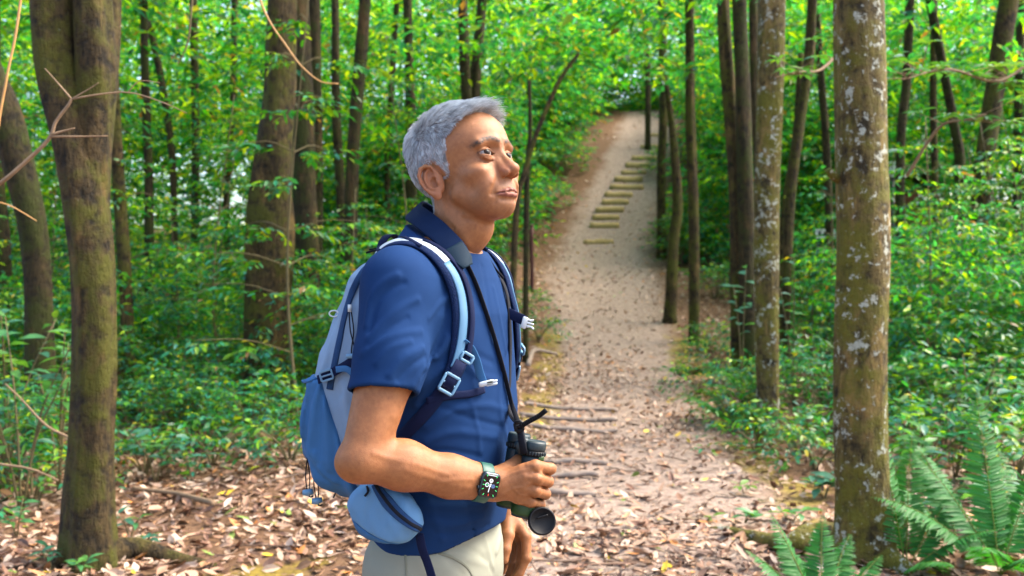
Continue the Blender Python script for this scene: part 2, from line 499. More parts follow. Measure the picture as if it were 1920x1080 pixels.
def build_litter():
    rng = np.random.default_rng(5)
    def scatter(n, y0, y1, wide):
        y = rng.uniform(y0, y1, n); x = rng.uniform(-1, 1, n) * (0.72 * y + wide)
        k = rng.random(n) < litter_density(x, y)
        return x[k], y[k]
    G = Geo()
    for (n, y0, y1, wide, lod, sc) in ((36000, 2.6, 8.0, .5, 1, 1.05), (12000, 2.6, 9.0, .4, 0, .45), (42000, 8.0, 14, .5, 1, .95), (38000, 14, 26, 0, 0, 1.15), (9000, 26, 38, 0, 0, 1.5)):
        x, y = scatter(n, y0, y1, wide)
        if y0 > 20:
            k = np.abs(x - path_x(y)) < 5; x, y = x[k], y[k]
        m = len(x)
        z = ground_z(x, y)
        e = .05
        nx = -(ground_z(x + e, y) - z) / e; ny = -(ground_z(x, y + e) - z) / e
        nrm = norm(np.stack([nx, ny, np.ones(m)], -1) + rng.normal(0, .33, (m, 3)))
        a = rng.uniform(0, 2 * pi, m)
        d = np.stack([np.cos(a), np.sin(a), np.zeros(m)], -1); d = norm(d - nrm * (d * nrm).sum(1, keepdims=True))
        L = (.025 + .085 * rng.random(m) ** 1.3) * sc; W = L * rng.uniform(.34, .5, m)
        pos = np.stack([x, y, z + rng.uniform(.004, .028, m)], -1) - d * L[:, None] * .5
        V, F, C = leaf_geo(pos, d, nrm, L, W, lod, rng.uniform(-.25, .6, m), rng.uniform(-.35, .35, m), litter_cols(rng, m))
        G.add(V, F, C)
    for k in range(260):                                    # bits of twig among the leaves
        y = rng.uniform(3.8, 10); x = rng.uniform(-.55, .55) * y; a = rng.uniform(0, 6.28); l = rng.uniform(.05, .22)
        q = np.array([[x + cos(a) * l * u, y + sin(a) * l * u, 0] for u in (-1, -.3, .4, 1)]); q[:, :2] += rng.normal(0, .012, (4, 2)); q[:, 2] = ground_z(q[:, 0], q[:, 1]) + rng.uniform(.012, .03)
        V, F = tube(q, rng.uniform(.002, .006), 4, cap=False); G.add(V, F, np.array([.13, .075, .045]) * rng.uniform(.5, 1.8))
    o = obj('leaf_litter', G.mesh('leaf_litter', M['litter'], smooth=False), ground)
    tag(o, kind='stuff')
    # the nearest leaves lie there one by one
    variants = []
    for v in range(14):
        c = litter_cols(rng, 1); c[0] = LITTER[v % len(LITTER)] * .78 if v < 11 else [(.62, .42, .03), (.16, .24, .04), (.52, .2, .05)][v - 11]
        V, F, C = leaf_geo(np.array([[-.5, 0, 0]]), np.array([[1., 0, 0]]), np.array([[0, 0, 1.]]), 1.0, rng.uniform(.34, .48), 2, rng.uniform(-.1, .6), rng.uniform(-.4, .4), c)
        variants.append(mesh_np('fallen_leaf', V, F, M['litter'], C, smooth=True))
    n = 0
    while n < 290:
        y = rng.uniform(4.3, 7.0); x = rng.uniform(-.54, .54) * y
        if -0.9 < x / y * 1867 / 100 < .0 and False: continue
        if rng.random() > litter_density(np.array([x]), np.array([y]))[0]: continue
        v = int(rng.choice(14, p=[.085] * 11 + [.025, .02, .02]))
        o = obj('fallen_leaf', variants[v], ground, (x, y, float(ground_z(x, y)) + rng.uniform(.018, .038)))
        o.rotation_euler = (rng.normal(0, .3), rng.normal(0, .3), rng.uniform(0, 6.28))
        s = rng.uniform(.06, .105); o.scale = (s, s, s)
        n += 1
build_litter()
log('litter')

# ------------------------------------------------------------------ timber steps
def build_steps():
    up = [(1122, 450, 56), (1133, 419, 54), (1136, 404, 50), (1143, 389, 52), (1153, 375, 50), (1160, 361, 52), (1175, 347, 62), (1178, 332, 52), (1188, 319, 46), (1196, 306, 46), (1208, 292, 48), (1221, 271, 40), (1229, 249, 30)]
    flight = empty('timber_steps', hit(1122, 450), 'flight of short log steps climbing the far slope of the path', 'steps')
    lo = np.array(flight.location)
    rng = np.random.default_rng(2)
    for (x, y, w) in up:
        c = hit(x, y + 6)
        half = w * c[1] / FPX / 2
        n = 7
        t = np.linspace(-half, half, n)
        pts = np.stack([c[0] + t, np.full(n, c[1] + rng.normal(0, .02)), np.full(n, c[2] - .005) + rng.normal(0, .008, n)], -1)
        V, F = tube(pts, .10 + rng.uniform(-.01, .012), 9, squash=(1.0, 1.0))
        g = Geo(); g.add(V, F)
        obj('log_tread', g.mesh('log_tread', M['wood_step'], origin=lo), flight)
    low = [(1093, 771, 130), (1089, 791, 135), (1080, 811, 155), (1080, 871, 120), (1058, 897, 130), (1052, 931, 130)]
    fl = empty('path_rails', hit(1080, 811), 'pale worn timber edges sunk in the path beyond the binoculars', 'steps')
    lo = np.array(fl.location)
    for (x, y, w) in low:
        c = hit(x, y); half = w * c[1] / FPX / 2
        n = 9; t = np.linspace(-half - .25, half, n)
        pts = np.stack([c[0] + t, c[1] + .03 * rng.normal(0, .4, n) - .06 * t, ground_z(c[0] + t, np.full(n, c[1])) + .012], -1)
        pts[:, 2] += rng.normal(0, .006, n) + .012; V, F = tube(catmull(pts, 24), .027 * (1 + .2 * rng.normal(0, .5, 24)), 8, squash=(1.0, .8)); g = Geo(); g.add(V, F)
        obj('timber_edge', g.mesh('timber_edge', M['wood_pale'], origin=lo), fl)
build_steps()
# ------------------------------------------------------------------ trees
def trunk_geo(pts, rad, seg=16, rough=.06, flare=None, seed=0, rings=None, lobes=0):
    """tapered trunk through points with bark unevenness; flare = widening factor at the foot"""
    p = np.asarray(pts, float); r = np.asarray(rad, float)
    n = rings or max(10, int(len(p) * 9))
    c = catmull(np.hstack([p, r[:, None]]), n)
    p, r = c[:, :3], c[:, 3].copy()
    z = p[:, 2] - p[:, 2].min()
    if flare: r *= 1 + flare * np.exp(-z / (r.mean() * 1.3))
    V, F = tube(p, r, seg)
    m = n * seg
    ctr = np.repeat(p, seg, 0); dv = V[:m] - ctr
    rr = np.repeat(r, seg)[:, None]
    q = np.stack([dv[:, 0] / rr[:, 0] * 1.1, dv[:, 1] / rr[:, 0] * 1.1, V[:m, 2] * .9], -1)
    k = 1 + rough * fbm(q * 1.3, 3, seed) + rough * .8 * vnoise(q * np.array([3.5, 3.5, 1.2]), seed + 5)
    a = np.arctan2(dv[:, 1], dv[:, 0]); zz = np.repeat(p[:, 2], seg)
    k *= 1 + rough * .9 * np.cos(3 * a + 2.2 * np.sin(zz * .9 + seed) + seed) * (.6 + .4 * np.sin(zz * 1.7 + seed * 2))
    if lobes:
        a = np.arctan2(dv[:, 1], dv[:, 0]); zz = np.repeat(z, seg)
        k *= 1 + .22 * np.exp(-zz / .22) * np.cos(a * lobes + seed)
    V[:m] = ctr + dv * k[:, None]
    return V, F

GREENS = np.array([[.035, .175, .014], [.018, .145, .036], [.065, .215, .012], [.012, .095, .032], [.15, .31, .015], [.03, .20, .10], [.26, .38, .012], [.025, .16, .12], [.09, .16, .05]])
def green_cols(rng, n, warm=0.0, cool=0.0):
    w = np.array([3, 3, 3, 2.5, 2 + 3.2 * warm, 2.5 + 5 * cool, .5 + 2.6 * warm, 1.5 + 3 * cool, 1.5]); w /= w.sum()
    c = GREENS[rng.choice(len(GREENS), n, p=w)] * rng.uniform(.6, 1.4, (n, 1))
    k = rng.random(n); c[k < .012] = (.22, .12, .05); c[(k > .012) & (k < .022)] = (.42, .36, .03)
    return c

def twig_leaves(rng, base, dirv, tl, m, L, W, droop=.15, warm=0, cool=0, lod=0, jit=.25, whorl=False):
    """sprays: m leaves alternate along each of K twigs"""
    K = len(base); dirv = norm(dirv)
    u = (np.arange(m) + .6) / m
    u = np.broadcast_to(u, (K, m)) + rng.uniform(-.5, .5, (K, m)) / m
    tl = np.broadcast_to(np.asarray(tl, float), (K,))
    pos = base[:, None] + dirv[:, None] * (u * tl[:, None])[..., None]
    pos[..., 2] -= droop * tl[:, None] * u ** 2
    side = norm(np.cross(dirv, np.array([0, 0, 1.]) + rng.normal(0, .15, (K, 3))))
    sg = np.where(np.arange(m) % 2 == 0, 1.0, -1.0)[None, :, None]
    fw = (.45 + .9 * u ** 2)[..., None]
    d = dirv[:, None] * fw + side[:, None] * sg * (1.1 - .6 * u[..., None]) + rng.normal(0, jit, (K, m, 3))
    d[..., 2] -= droop + .1
    up = np.array([0, 0, 1.]) + rng.normal(0, .35, (K, m, 3))
    n = K * m
    l = rng.uniform(.7, 1.2, n) * L; w = l * W * rng.uniform(.8, 1.15, n)
    tint = np.repeat(rng.uniform(.75, 1.25, K), m)[:, None]
    return leaf_geo(pos.reshape(n, 3), d.reshape(n, 3), up.reshape(n, 3), l, w, lod, rng.uniform(0, .4, n), rng.uniform(0, .4, n), green_cols(rng, n, warm, cool) * tint)

def spray_twigs(base, dirv, tl, droop, r=.0035):
    """thin woody twig for every spray"""
    G = Geo()
    for b, d, l in zip(base, norm(dirv), np.broadcast_to(tl, (len(base),))):
        t = np.linspace(0, 1, 4)
        p = b + d * (t * l)[:, None]; p[:, 2] -= droop * l * t ** 2
        V, F = tube(p, r * (1 - .6 * t), 3, cap=False); G.add(V, F)
    return G

def crown_mesh(rng, R, H, ntw, m, leafL, warm):
    """airy crown of leaf sprays around the origin (local), gathered in clumps"""
    nc = max(6, ntw // 16)
    cc = rng.normal(0, 1, (nc, 3)); cc = norm(cc) * rng.uniform(.35, 1, (nc, 1)) ** .6 * np.array([R, R, H])
    k = rng.integers(0, nc, ntw)
    base = cc[k] + rng.normal(0, .34, (ntw, 3)) * np.array([1, 1, .45])
    a = rng.uniform(0, 2 * pi, ntw)
    d = np.stack([np.cos(a), np.sin(a), rng.uniform(-.35, .3, ntw)], -1)
    V, F, C = twig_leaves(rng, base, d, rng.uniform(.35, .7, ntw), m, leafL, .42, .2, warm, 0)
    return mesh_np('crown', V, F, M['leaf_far'], C, smooth=False)

_rc = np.random.default_rng(77)
CROWNS = [crown_mesh(_rc, 1.9, 1.0, 170, 9, .13, .5) for _ in range(3)]

def tree(name, pts, rads, mat, label, cat='tree', seg=16, rough=.085, flare=.35, seed=0, crown_at=None, crown=0, group=None, lobes=0, branches=(), extra=()):
    pts = [np.asarray(p, float) for p in pts]
    base = pts[0].copy()
    e = empty(name, base, label, cat, group)
    g = Geo(); V, F = trunk_geo(pts, rads, seg, rough, flare, seed, lobes=lobes); g.add(V, F)
    for (bp, br) in extra:
        V, F = trunk_geo(bp, br, seg, rough, None, seed + 3); g.add(V, F)
    obj('trunk', g.mesh('trunk', mat, origin=base), e)
    for (bp, br) in branches:
        gb = Geo(); V, F = trunk_geo(bp, br, 8, rough, None, seed + 9); gb.add(V, F)
        obj('branch', gb.mesh('branch', mat, origin=base), e)
    if crown_at is not None:
        top = pts[-1]
        # limbs into the crown
        rng = np.random.default_rng(seed + 100)
        gb = Geo()
        for k in range(5):
            a = rng.uniform(0, 6.28); l = rng.uniform(1.0, 1.7)
            q = np.array([top, top + np.array([cos(a) * l * .4, sin(a) * l * .4, .45]), top + np.array([cos(a) * l, sin(a) * l, .7 + rng.uniform(0, .8)])])
            V, F = trunk_geo(q, [rads[-1] * .8, rads[-1] * .45, rads[-1] * .15], 6, .03, None, k, rings=8); gb.add(V, F)
        obj('limbs', gb.mesh('limbs', mat, origin=base), e)
        c = obj('crown', CROWNS[crown % 3], e, np.asarray(crown_at) - base)
        c.rotation_euler = (0, 0, seed * 1.7); tag(c, kind='stuff')
        s = rng.uniform(.9, 1.25); c.scale = (s, s, s)
    return e

def traced(trace, Y, lean=0.0, top=8.0, foot=None):
    """trunk axis from photograph pixels (x, y, width) at distance Y, foot first; grows on above the picture"""
    pts, rad = [], []
    for (x, y, w) in trace:
        pts.append(P(x, y, Y)); rad.append(w / 2 * Y / FPX * .92)
    if foot is not None:
        pts[0][2] = foot
    pts[0][2] = min(pts[0][2], float(ground_z(pts[0][0], pts[0][1])) - .06)
    v = pts[-1] - pts[-2]; v = v / max(v[2], .2)
    v[:2] = np.clip(v[:2], -.15, .15)
    z = pts[-1][2]
    while z < top:
        st = min(1.6, top - z + .01)
        pts.append(pts[-1] + v * st + np.array([.03 * sin(z * 3), .03 * cos(z * 2), 0])); rad.append(rad[-1] * .9); z = pts[-1][2]
    return pts, rad

def build_trees():
    # T1 nearest left: fluted double stem
    Y = 4.95
    p, r = traced([(172, 1062, 112), (168, 960, 100), (172, 840, 90), (178, 680, 86), (174, 520, 88), (160, 380, 92), (140, 260, 90), (112, 140, 80), (98, 0, 76)], Y, top=7.5)
    b2 = [P(172, 420, Y + .02), P(172, 250, Y + .02), P(178, 130, Y), P(172, 0, Y), P(168, -300, Y), P(160, -900, Y)]
    b3 = [P(190, 330, Y + .12), P(200, 180, Y + .16), P(208, 40, Y + .2), P(216, -300, Y + .3)]
    e = tree('tree', p, r, M['bark_moss'], 'thick mossy brown trunk at the left, forking near the top edge', seed=1, seg=28, rough=.10, flare=.22, lobes=4,
             crown_at=p[-1] + [0, 0, 1.2], crown=0, extra=[(b2, [.08, .095, .095, .09, .09, .07]), (b3, [.04, .045, .045, .045])])
    for q in ([(200, 1050), (250, 1045), (320, 1052), (400, 1060)], [(160, 1055), (120, 1062), (90, 1075)]):
        pts = np.array([hit(x, y) for x, y in q]); pts[0] = pts[0] * .5 + p[0] * .5; pts[:, 2] += np.linspace(.06, -.01, len(pts))
        g = Geo(); V, F = trunk_geo(pts, np.linspace(.075, .02, len(pts)), 10, .1, None, 4, rings=18); g.add(V, F)
        obj('root', g.mesh('root', M['bark_moss'], origin=p[0]), e)
    # T18 nearest right
    Y = 5.05
    p, r = traced([(1622, 1062, 118), (1618, 960, 108), (1614, 820, 106), (1613, 640, 104), (1616, 480, 104), (1612, 300, 102), (1610, 140, 100), (1608, 0, 98)], Y, top=8)
    e = tree('tree', p, r, M['bark_lichen'], 'thick straight trunk with pale lichen patches in front of the ferns on the right', seed=2, seg=24, rough=.055, flare=.2, lobes=3, crown_at=p[-1] + [0, 0, 1.4], crown=1)
    for q in ([(1590, 1040), (1530, 1020), (1480, 1032), (1420, 1010), (1350, 985), (1300, 978)], [(1650, 1058), (1690, 1065), (1730, 1072)]):
        pts = np.array([hit(x, y + 8) for x, y in q]); pts[0] = pts[0] * .5 + p[0] * .5; pts[:, 2] += np.linspace(.10, -.045, len(pts))
        g = Geo(); V, F = trunk_geo(pts, np.linspace(.085, .022, len(pts)), 10, .2, None, 8, rings=26); g.add(V, F)
        obj('root', g.mesh('root', M['bark_lichen'], origin=p[0]), e)
    # knot stub on T18
    g = Geo(); V, F = trunk_geo([P(1575, 335, Y), P(1560, 328, Y - .05), P(1553, 318, Y - .07)], [.03, .022, .016], 8, .1, None, 2, rings=8); g.add(V, F)
    obj('branch_stub', g.mesh('branch_stub', M['bark_lichen'], origin=p[0]), e)
    # (trace, Y, material, label, opts)
    T = [
     ([(80, 835, 66), (76, 640, 56), (66, 460, 58), (40, 330, 60), (8, 210, 62), (-50, 60, 62)], 8.6, 'bark_dark', 'dark leaning trunk half hidden behind the big left trunk', dict(flare=.25, crown=2)),
     ([(242, 765, 27), (236, 560, 26), (226, 400, 26), (214, 200, 24), (205, 0, 22)], 10.5, 'bark_moss', 'slim pale trunk just behind the thick left trunk', dict(crown=0)),
     ([(498, 778, 92), (500, 640, 84), (506, 480, 86), (512, 330, 84), (522, 180, 64), (528, 0, 60)], 10.4, 'bark_moss', 'stout brown trunk with a rotten split, left of the hiker', dict(rough=.14, flare=.2, crown=1)),
     ([(577, 640, 50), (575, 480, 48), (570, 330, 46), (566, 160, 40), (560, 0, 40)], 12.5, 'bark_dark', 'dark upright trunk close beside the stout split one', dict(crown=2)),
     ([(596, 620, 24), (594, 400, 24), (592, 200, 26), (588, 0, 26)], 14.0, 'bark_dark', 'narrow trunk rising right behind the dark upright one', dict(crown=0)),
     ([(645, 620, 20), (640, 400, 20), (630, 200, 18), (628, 0, 16)], 14.5, 'bark_far', 'thin straight trunk between the dark pair and the hiker', dict(crown=1)),
     ([(654, 640, 26), (658, 430, 28), (664, 250, 26), (676, 100, 26), (684, 0, 24)], 13.2, 'bark_dark', 'slightly bent dark trunk over the top of the backpack', dict(crown=2)),
     ([(888, 520, 24), (884, 300, 23), (872, 150, 22), (868, 0, 20)], 16.0, 'bark_far', 'left stem of the pair standing above the grey hair', dict(crown=0)),
     ([(890, 520, 24), (888, 300, 24), (892, 150, 24), (904, 0, 20)], 16.3, 'bark_far', 'right stem of the pair standing above the grey hair', dict(crown=1)),
     ([(1240, 415, 19), (1240, 330, 18), (1244, 200, 17), (1240, 0, 16)], 22.0, 'bark_moss', 'slim trunk standing at the right edge of the log steps', dict(crown=2, flare=.2)),
     ([(1302, 640, 21), (1302, 520, 22), (1300, 380, 22), (1294, 200, 20), (1292, 0, 18)], 15.2, 'bark_moss', 'slender straight trunk at the path edge right of the steps', dict(crown=0, flare=.2)),
     ([(1256, 530, 26), (1262, 460, 22), (1270, 380, 20), (1262, 260, 15), (1250, 160, 10)], 16.5, 'bark_moss', 'short forked trunk at the bend of the path', dict(crown=None)),
     ([(1386, 700, 34), (1382, 520, 32), (1380, 350, 30), (1366, 160, 28), (1356, 0, 26)], 12.4, 'bark_moss', 'left trunk of the close mossy cluster right of the path', dict(crown=1)),
     ([(1402, 705, 34), (1402, 520, 32), (1398, 350, 32), (1392, 160, 32), (1386, 0, 30)], 12.2, 'bark_dark', 'darkest trunk in the middle of the mossy cluster', dict(crown=2)),
     ([(1446, 832, 58), (1440, 740, 46), (1438, 560, 48), (1436, 380, 50), (1442, 200, 54), (1446, 0, 54)], 9.0, 'bark_lichen', 'mid-sized lichen-spotted trunk right of the path with a forked foot', dict(flare=.3, crown=0, lobes=3)),
     ([(1470, 560, 20), (1480, 400, 20), (1498, 240, 20), (1516, 120, 20), (1524, 0, 20)], 13.5, 'bark_moss', 'thin trunk leaning right behind the lichen-spotted one', dict(crown=1)),
     ([(1456, 560, 14), (1470, 400, 14), (1492, 250, 13), (1502, 100, 12)], 14.5, 'bark_moss', 'thinnest leaning stem behind the lichen-spotted trunk', dict(crown=None)),
     ([(1420, 640, 18), (1424, 400, 18), (1416, 200, 18), (1412, 0, 18)], 13.0, 'bark_far', 'narrow trunk squeezed between dark and lichen-spotted ones', dict(crown=2)),
     ([(1800, 470, 22), (1800, 330, 22), (1790, 240, 20), (1760, 80, 18), (1740, -20, 18)], 15.0, 'bark_dark', 'ivy-dark trunk between the ferns and the sunlit shrubs', dict(crown=0)),
     ([(1836, 470, 36), (1840, 380, 36), (1856, 230, 36), (1880, 70, 38), (1892, 0, 38)], 14.0, 'bark_moss', 'leaning brown trunk near the right edge', dict(crown=1)),
     ([(1756, 450, 14), (1752, 330, 14), (1750, 180, 14), (1752, 0, 12)], 15.5, 'bark_moss', 'pale skinny trunk right of the thick lichen trunk', dict(crown=None)),
     ([(1690, 480, 18), (1688, 300, 18), (1700, 150, 18), (1706, 0, 18)], 15.0, 'bark_far', 'narrow trunk just right of the thick lichen trunk', dict(crown=2)),
     ([(366, 600, 16), (366, 400, 16), (366, 200, 16), (362, 0, 15)], 17.0, 'bark_far', 'straight thin trunk amid bright leaves left of the split trunk', dict(crown=0)),
     ([(440, 600, 12), (424, 400, 13), (436, 200, 13), (440, 0, 13)], 18.0, 'bark_far', 'wiry trunk close left of the stout split one', dict(crown=1)),
     ([(330, 560, 14), (326, 380, 14), (318, 250, 14), (290, 90, 14), (262, -10, 14)], 16.0, 'bark_far', 'thin leaning trunk behind the bare twig', dict(crown=2)),
     ([(985, 440, 12), (988, 350, 12), (994, 250, 9), (992, 150, 8)], 13.0, 'bark_dark', 'thin dark stem just right of the hiker\'s face', dict(crown=None)),
     ([(956, 470, 14), (968, 400, 13), (985, 320, 12), (1010, 240, 10), (1050, 150, 9), (1085, 100, 7)], 12.0, 'bark_moss', 'thin stem arching to the right from behind the hiker\'s chin', dict(crown=None)),
     ([(1215, 250, 12), (1214, 130, 12), (1206, 30, 12), (1196, -20, 12)], 30.0, 'bark_far', 'pale crooked trunk at the top of the steps', dict(crown=None)),
     ([(770, 520, 26), (772, 300, 24), (768, 150, 20), (764, 0, 18)], 17.5, 'bark_far', 'dark trunk directly behind the hiker\'s head', dict(crown=0)),
     ([(730, 560, 14), (726, 330, 13), (735, 150, 13), (745, 0, 12)], 18.5, 'bark_far', 'pale thin trunk over the backpack, behind the head', dict(crown=1)),
     ([(1560, 520, 16), (1550, 300, 16), (1540, 150, 15), (1530, 0, 15)], 17.0, 'bark_far', 'shaded trunk half hidden by the thick lichen trunk', dict(crown=1)),
     ([(1905, 520, 18), (1908, 300, 18), (1915, 0, 17)], 16.5, 'bark_far', 'trunk at the right margin behind the shrubs', dict(crown=2)),
     ([(285, 640, 20), (280, 480, 20), (278, 300, 18), (272, 150, 17), (270, 0, 16)], 15.0, 'bark_dark', 'dark thin trunk just right of the thick left one', dict(crown=0)),
     ([(5, 640, 26), (8, 480, 26), (-6, 300, 24), (-12, 0, 22)], 12.5, 'bark_dark', 'trunk cut by the left margin', dict(crown=1)),
    ]
    for k, (x, Y, w, mat, lab) in enumerate([(-150, 7.5, 60, 'bark_moss', 'mossy trunk standing just outside the left margin'), (-330, 10, 45, 'bark_dark', 'dark trunk well outside the left margin'), (-520, 13, 40, 'bark_far', 'far trunk beyond the left margin'),
                                             (2060, 8.5, 70, 'bark_lichen', 'lichen-marked trunk just outside the right margin'), (2230, 11, 45, 'bark_moss', 'mossy trunk well outside the right margin')]):
        g0 = on_ground((x - 960) / FPX * Y, Y); T.append(([(x, 540 - (g0[2] - CAMZ) * FPX / Y, w), (x + 10, 300, w * .9), (x, 0, w * .8)], Y, mat, lab, dict(crown=k)))
    for i, (tr, Y, mat, lab, o) in enumerate(T):
        o = dict(o); cr = o.pop('crown', None)
        p, r = traced(tr, Y, top=(5.2 + Y * .33) if cr is not None else 0)
        p[0] = on_ground(p[0][0], p[0][1]) - [0, 0, .05] if p[0][2] > float(ground_z(p[0][0], p[0][1])) or True else p[0]
        tree('tree', p, r, M[mat], lab, seed=10 + i, seg=14, crown=cr or 0, crown_at=(p[-1] + [0, 0, .8]) if cr is not None else None, **o)
build_trees()
log('trees')
# ------------------------------------------------------------------ background thickets (too many leaves to count)
def corridor(x, y, z, wide=1.5, high=4.0):
    g = ground_z(x, y)
    return (np.abs(x - path_x(y)) < path_half(y) + np.interp(y, [18, 22], [wide, .55])) & (z - g < np.interp(y, [30, 34], [high, 2.6])) & (y < 34.2)

def thicket(name, label, seed, n, xr, yr, zr, tl, m, L, warm, cool, clumps=60, cr=.8, mat='leaf_far', keep=None, flat=.5):
    """leaf sprays gathered in clumps; xr/yr/zr give the region, z above the ground"""
    rng = np.random.default_rng(seed)
    if xr[0](20) < -14 or xr[1](20) > 14: n = int(n * 1.3); clumps = int(clumps * 1.3)
    cy = rng.uniform(yr[0] ** 1.0, yr[1], clumps); t = rng.random(clumps)
    lo = np.array([xr[0](v) for v in cy]); hi = np.array([xr[1](v) for v in cy])
    cx = lo + (hi - lo) * t
    cz = ground_z(cx, cy) + zr[0] + (zr[1] - zr[0]) * rng.random(clumps) ** zr[2]
    k = rng.integers(0, clumps, n)
    c = np.stack([cx, cy, cz], -1)
    rad = rng.uniform(.6, 1.3, clumps) * cr
    base = c[k] + rng.normal(0, 1, (n, 3)) * rad[k][:, None] * np.array([1, 1, flat])
    base[:, 2] = np.maximum(base[:, 2], ground_z(base[:, 0], base[:, 1]) + .08)
    ok = ~corridor(base[:, 0], base[:, 1], base[:, 2])
    ok &= base[:, 2] < CAMZ + .31 * base[:, 1] + .3        # above this nothing of it could be seen
    if keep is not None: ok &= keep(base)
    base = base[ok]; n = len(base)
    a = rng.uniform(0, 2 * pi, n)
    d = np.stack([np.cos(a), np.sin(a), rng.uniform(-.35, .45, n)], -1)
    V, F, C = twig_leaves(rng, base, d, rng.uniform(.7, 1.3, n) * tl, m, L, .42, .18, warm, cool)
    # per-clump brightness of the leaves themselves (younger and older growth)
    o = obj(name, mesh_np(name, V, F, M[mat], C, smooth=False))
    return tag(o, label, 'undergrowth', kind='stuff')

def project(p):
    return 960 + p[:, 0] / p[:, 1] * FPX, 540 - (p[:, 2] - CAMZ) / p[:, 1] * FPX

def build_thickets():
    L = lambda y: -.74 * y - 2.0
    R = lambda y: .70 * y + 1.5
    pl = lambda y: float(path_x(y)) - 2.3
    pr = lambda y: float(path_x(y)) + 2.4
    def hide_left(p):       # keep the near ground open to view
        x, r = project(p); return p[:, 1] > 8.5
    thicket('undergrowth', 'dense low undergrowth of small leaves between the trunks left of the path', 11, 7500, (L, pl), (10.5, 20), (.1, 1.7, 1.2), .45, 9, .10, .25, .8, 170, .6, keep=hide_left)
    thicket('undergrowth', 'bright yellow-green thicket deep in the forest on the left', 12, 9500, (L, pl), (16, 34), (.2, 7.0, .9), .7, 9, .19, .7, .4, 190, 1.1)
    thicket('undergrowth', 'shady bushes crowding the slope left of the log steps', 13, 9000, (lambda y: float(path_x(y)) - 7, lambda y: float(path_x(y)) - 1.3), (19, 37), (.1, 3.4, 1.0), .55, 9, .16, .1, 1.3, 80, .8)
    thicket('undergrowth', 'bushes on the slope right of the log steps', 19, 8000, (lambda y: float(path_x(y)) + 1.2, lambda y: float(path_x(y)) + 7), (20, 37), (.1, 3.0, 1.0), .55, 9, .16, .3, .9, 60, .8)
    thicket('undergrowth', 'low plants and bushes covering the ground right of the path', 14, 7500, (pr, R), (10.0, 20), (.1, 1.7, 1.2), .45, 9, .105, .25, 1.2, 150, .6, keep=lambda p: (p[:, 1] > 9.0))
    thicket('undergrowth', 'deep green thicket behind the trunks on the right', 15, 8000, (pr, R), (17, 34), (.2, 6.5, .9), .7, 9, .19, .25, 1.1, 150, 1.1)
    thicket('leaf_canopy', 'high leafy canopy filling the top of the view on the left', 16, 10500, (L, lambda y: float(path_x(y)) + 1), (13, 40), (2.4, 12.5, .8), .75, 9, .19, .55, .5, 260, 1.2)
    thicket('leaf_canopy', 'high leafy canopy over the steps and the right-hand trunks', 17, 10500, (lambda y: float(path_x(y)) - 2, R), (14, 40), (2.8, 12, .8), .75, 9, .19, .3, .9, 240, 1.2)
    thicket('undergrowth', 'leaves closing over the top end of the path', 20, 3000, (lambda y: float(path_x(y)) - 5, lambda y: float(path_x(y)) + 6), (34.6, 44), (0, 3.2, 1.3), .8, 9, .24, .5, .8, 110, 1.0)
    thicket('leaf_canopy', 'closing wall of foliage at the far end of the forest', 18, 8500, (lambda y: -.78 * y, lambda y: .72 * y), (36, 52), (0, 14, .9), 1.2, 9, .36, .6, .5, 240, 1.9)
build_thickets()
log('thickets')

# ------------------------------------------------------------------ plants with leaves one can tell apart
LEAFCOL = [(.05, .17, .06), (.035, .13, .075), (.08, .22, .05), (.04, .15, .10), (.12, .24, .04), (.06, .19, .04)]
_rl = np.random.default_rng(4)
LEAVES = []
for _c in LEAFCOL:
    V, F, C = leaf_geo(np.zeros((1, 3)), np.array([[1., 0, 0]]), np.array([[0, 0, 1.]]), 1.0, .40, 2, .3, .28, np.array([_c]))
    C = C * (1 + .15 * _rl.normal(0, 1, (len(C), 1)))
    LEAVES.append(mesh_np('leaf', V, F, M['leaf'], np.clip(C, 0, 1), smooth=True))

def orient(o, d, up):
    d = norm(d); s = norm(np.cross(up, d)); n = np.cross(d, s)
    m = mathutils.Matrix(((d[0], s[0], n[0]), (d[1], s[1], n[1]), (d[2], s[2], n[2])))
    o.rotation_euler = m.to_euler()

def leafy_plant(name, base, h, nstem, nleaf, leafL, tints, label, seed, spread=.5, cat='plant', group=None, lean=(0, 0)):
    rng = np.random.default_rng(seed)
    e = empty(name, base, label, cat, group)
    for s in range(nstem):
        a = rng.uniform(0, 6.28); l = h * rng.uniform(.65, 1.05)
        tip = np.array([cos(a) * spread * l + lean[0], sin(a) * spread * l + lean[1], l])
        pts = catmull([np.array([0, 0, -.03]), tip * [.35, .35, .55], tip], 7)
        V, F = tube(pts, np.linspace(.0055, .002, 7) * (1 + h * .6), 5); g = Geo(); g.add(V, F)
        obj('stem', g.mesh('stem', M['stem']), e)
        ph = rng.uniform(0, 6.28)
        for k in range(nleaf):
            u = .35 + .65 * ((k + 1) / nleaf) ** .7
            i = u * 6; q = pts[min(6, int(i))] * (1 - (i % 1)) + pts[min(6, int(i) + 1)] * (i % 1)
            ang = ph + k * 2.4
            d = np.array([cos(ang), sin(ang), rng.uniform(-.1, .55) + (.35 if k == nleaf - 1 else 0)])
            o = obj('leaf', LEAVES[int(rng.choice(tints))], e, q)
            orient(o, d, np.array([rng.normal(0, .25), rng.normal(0, .25) - .15, 1.]))
            sc = leafL * rng.uniform(.65, 1.2); o.scale = (sc, sc * rng.uniform(.8, 1.15), sc)
    return e

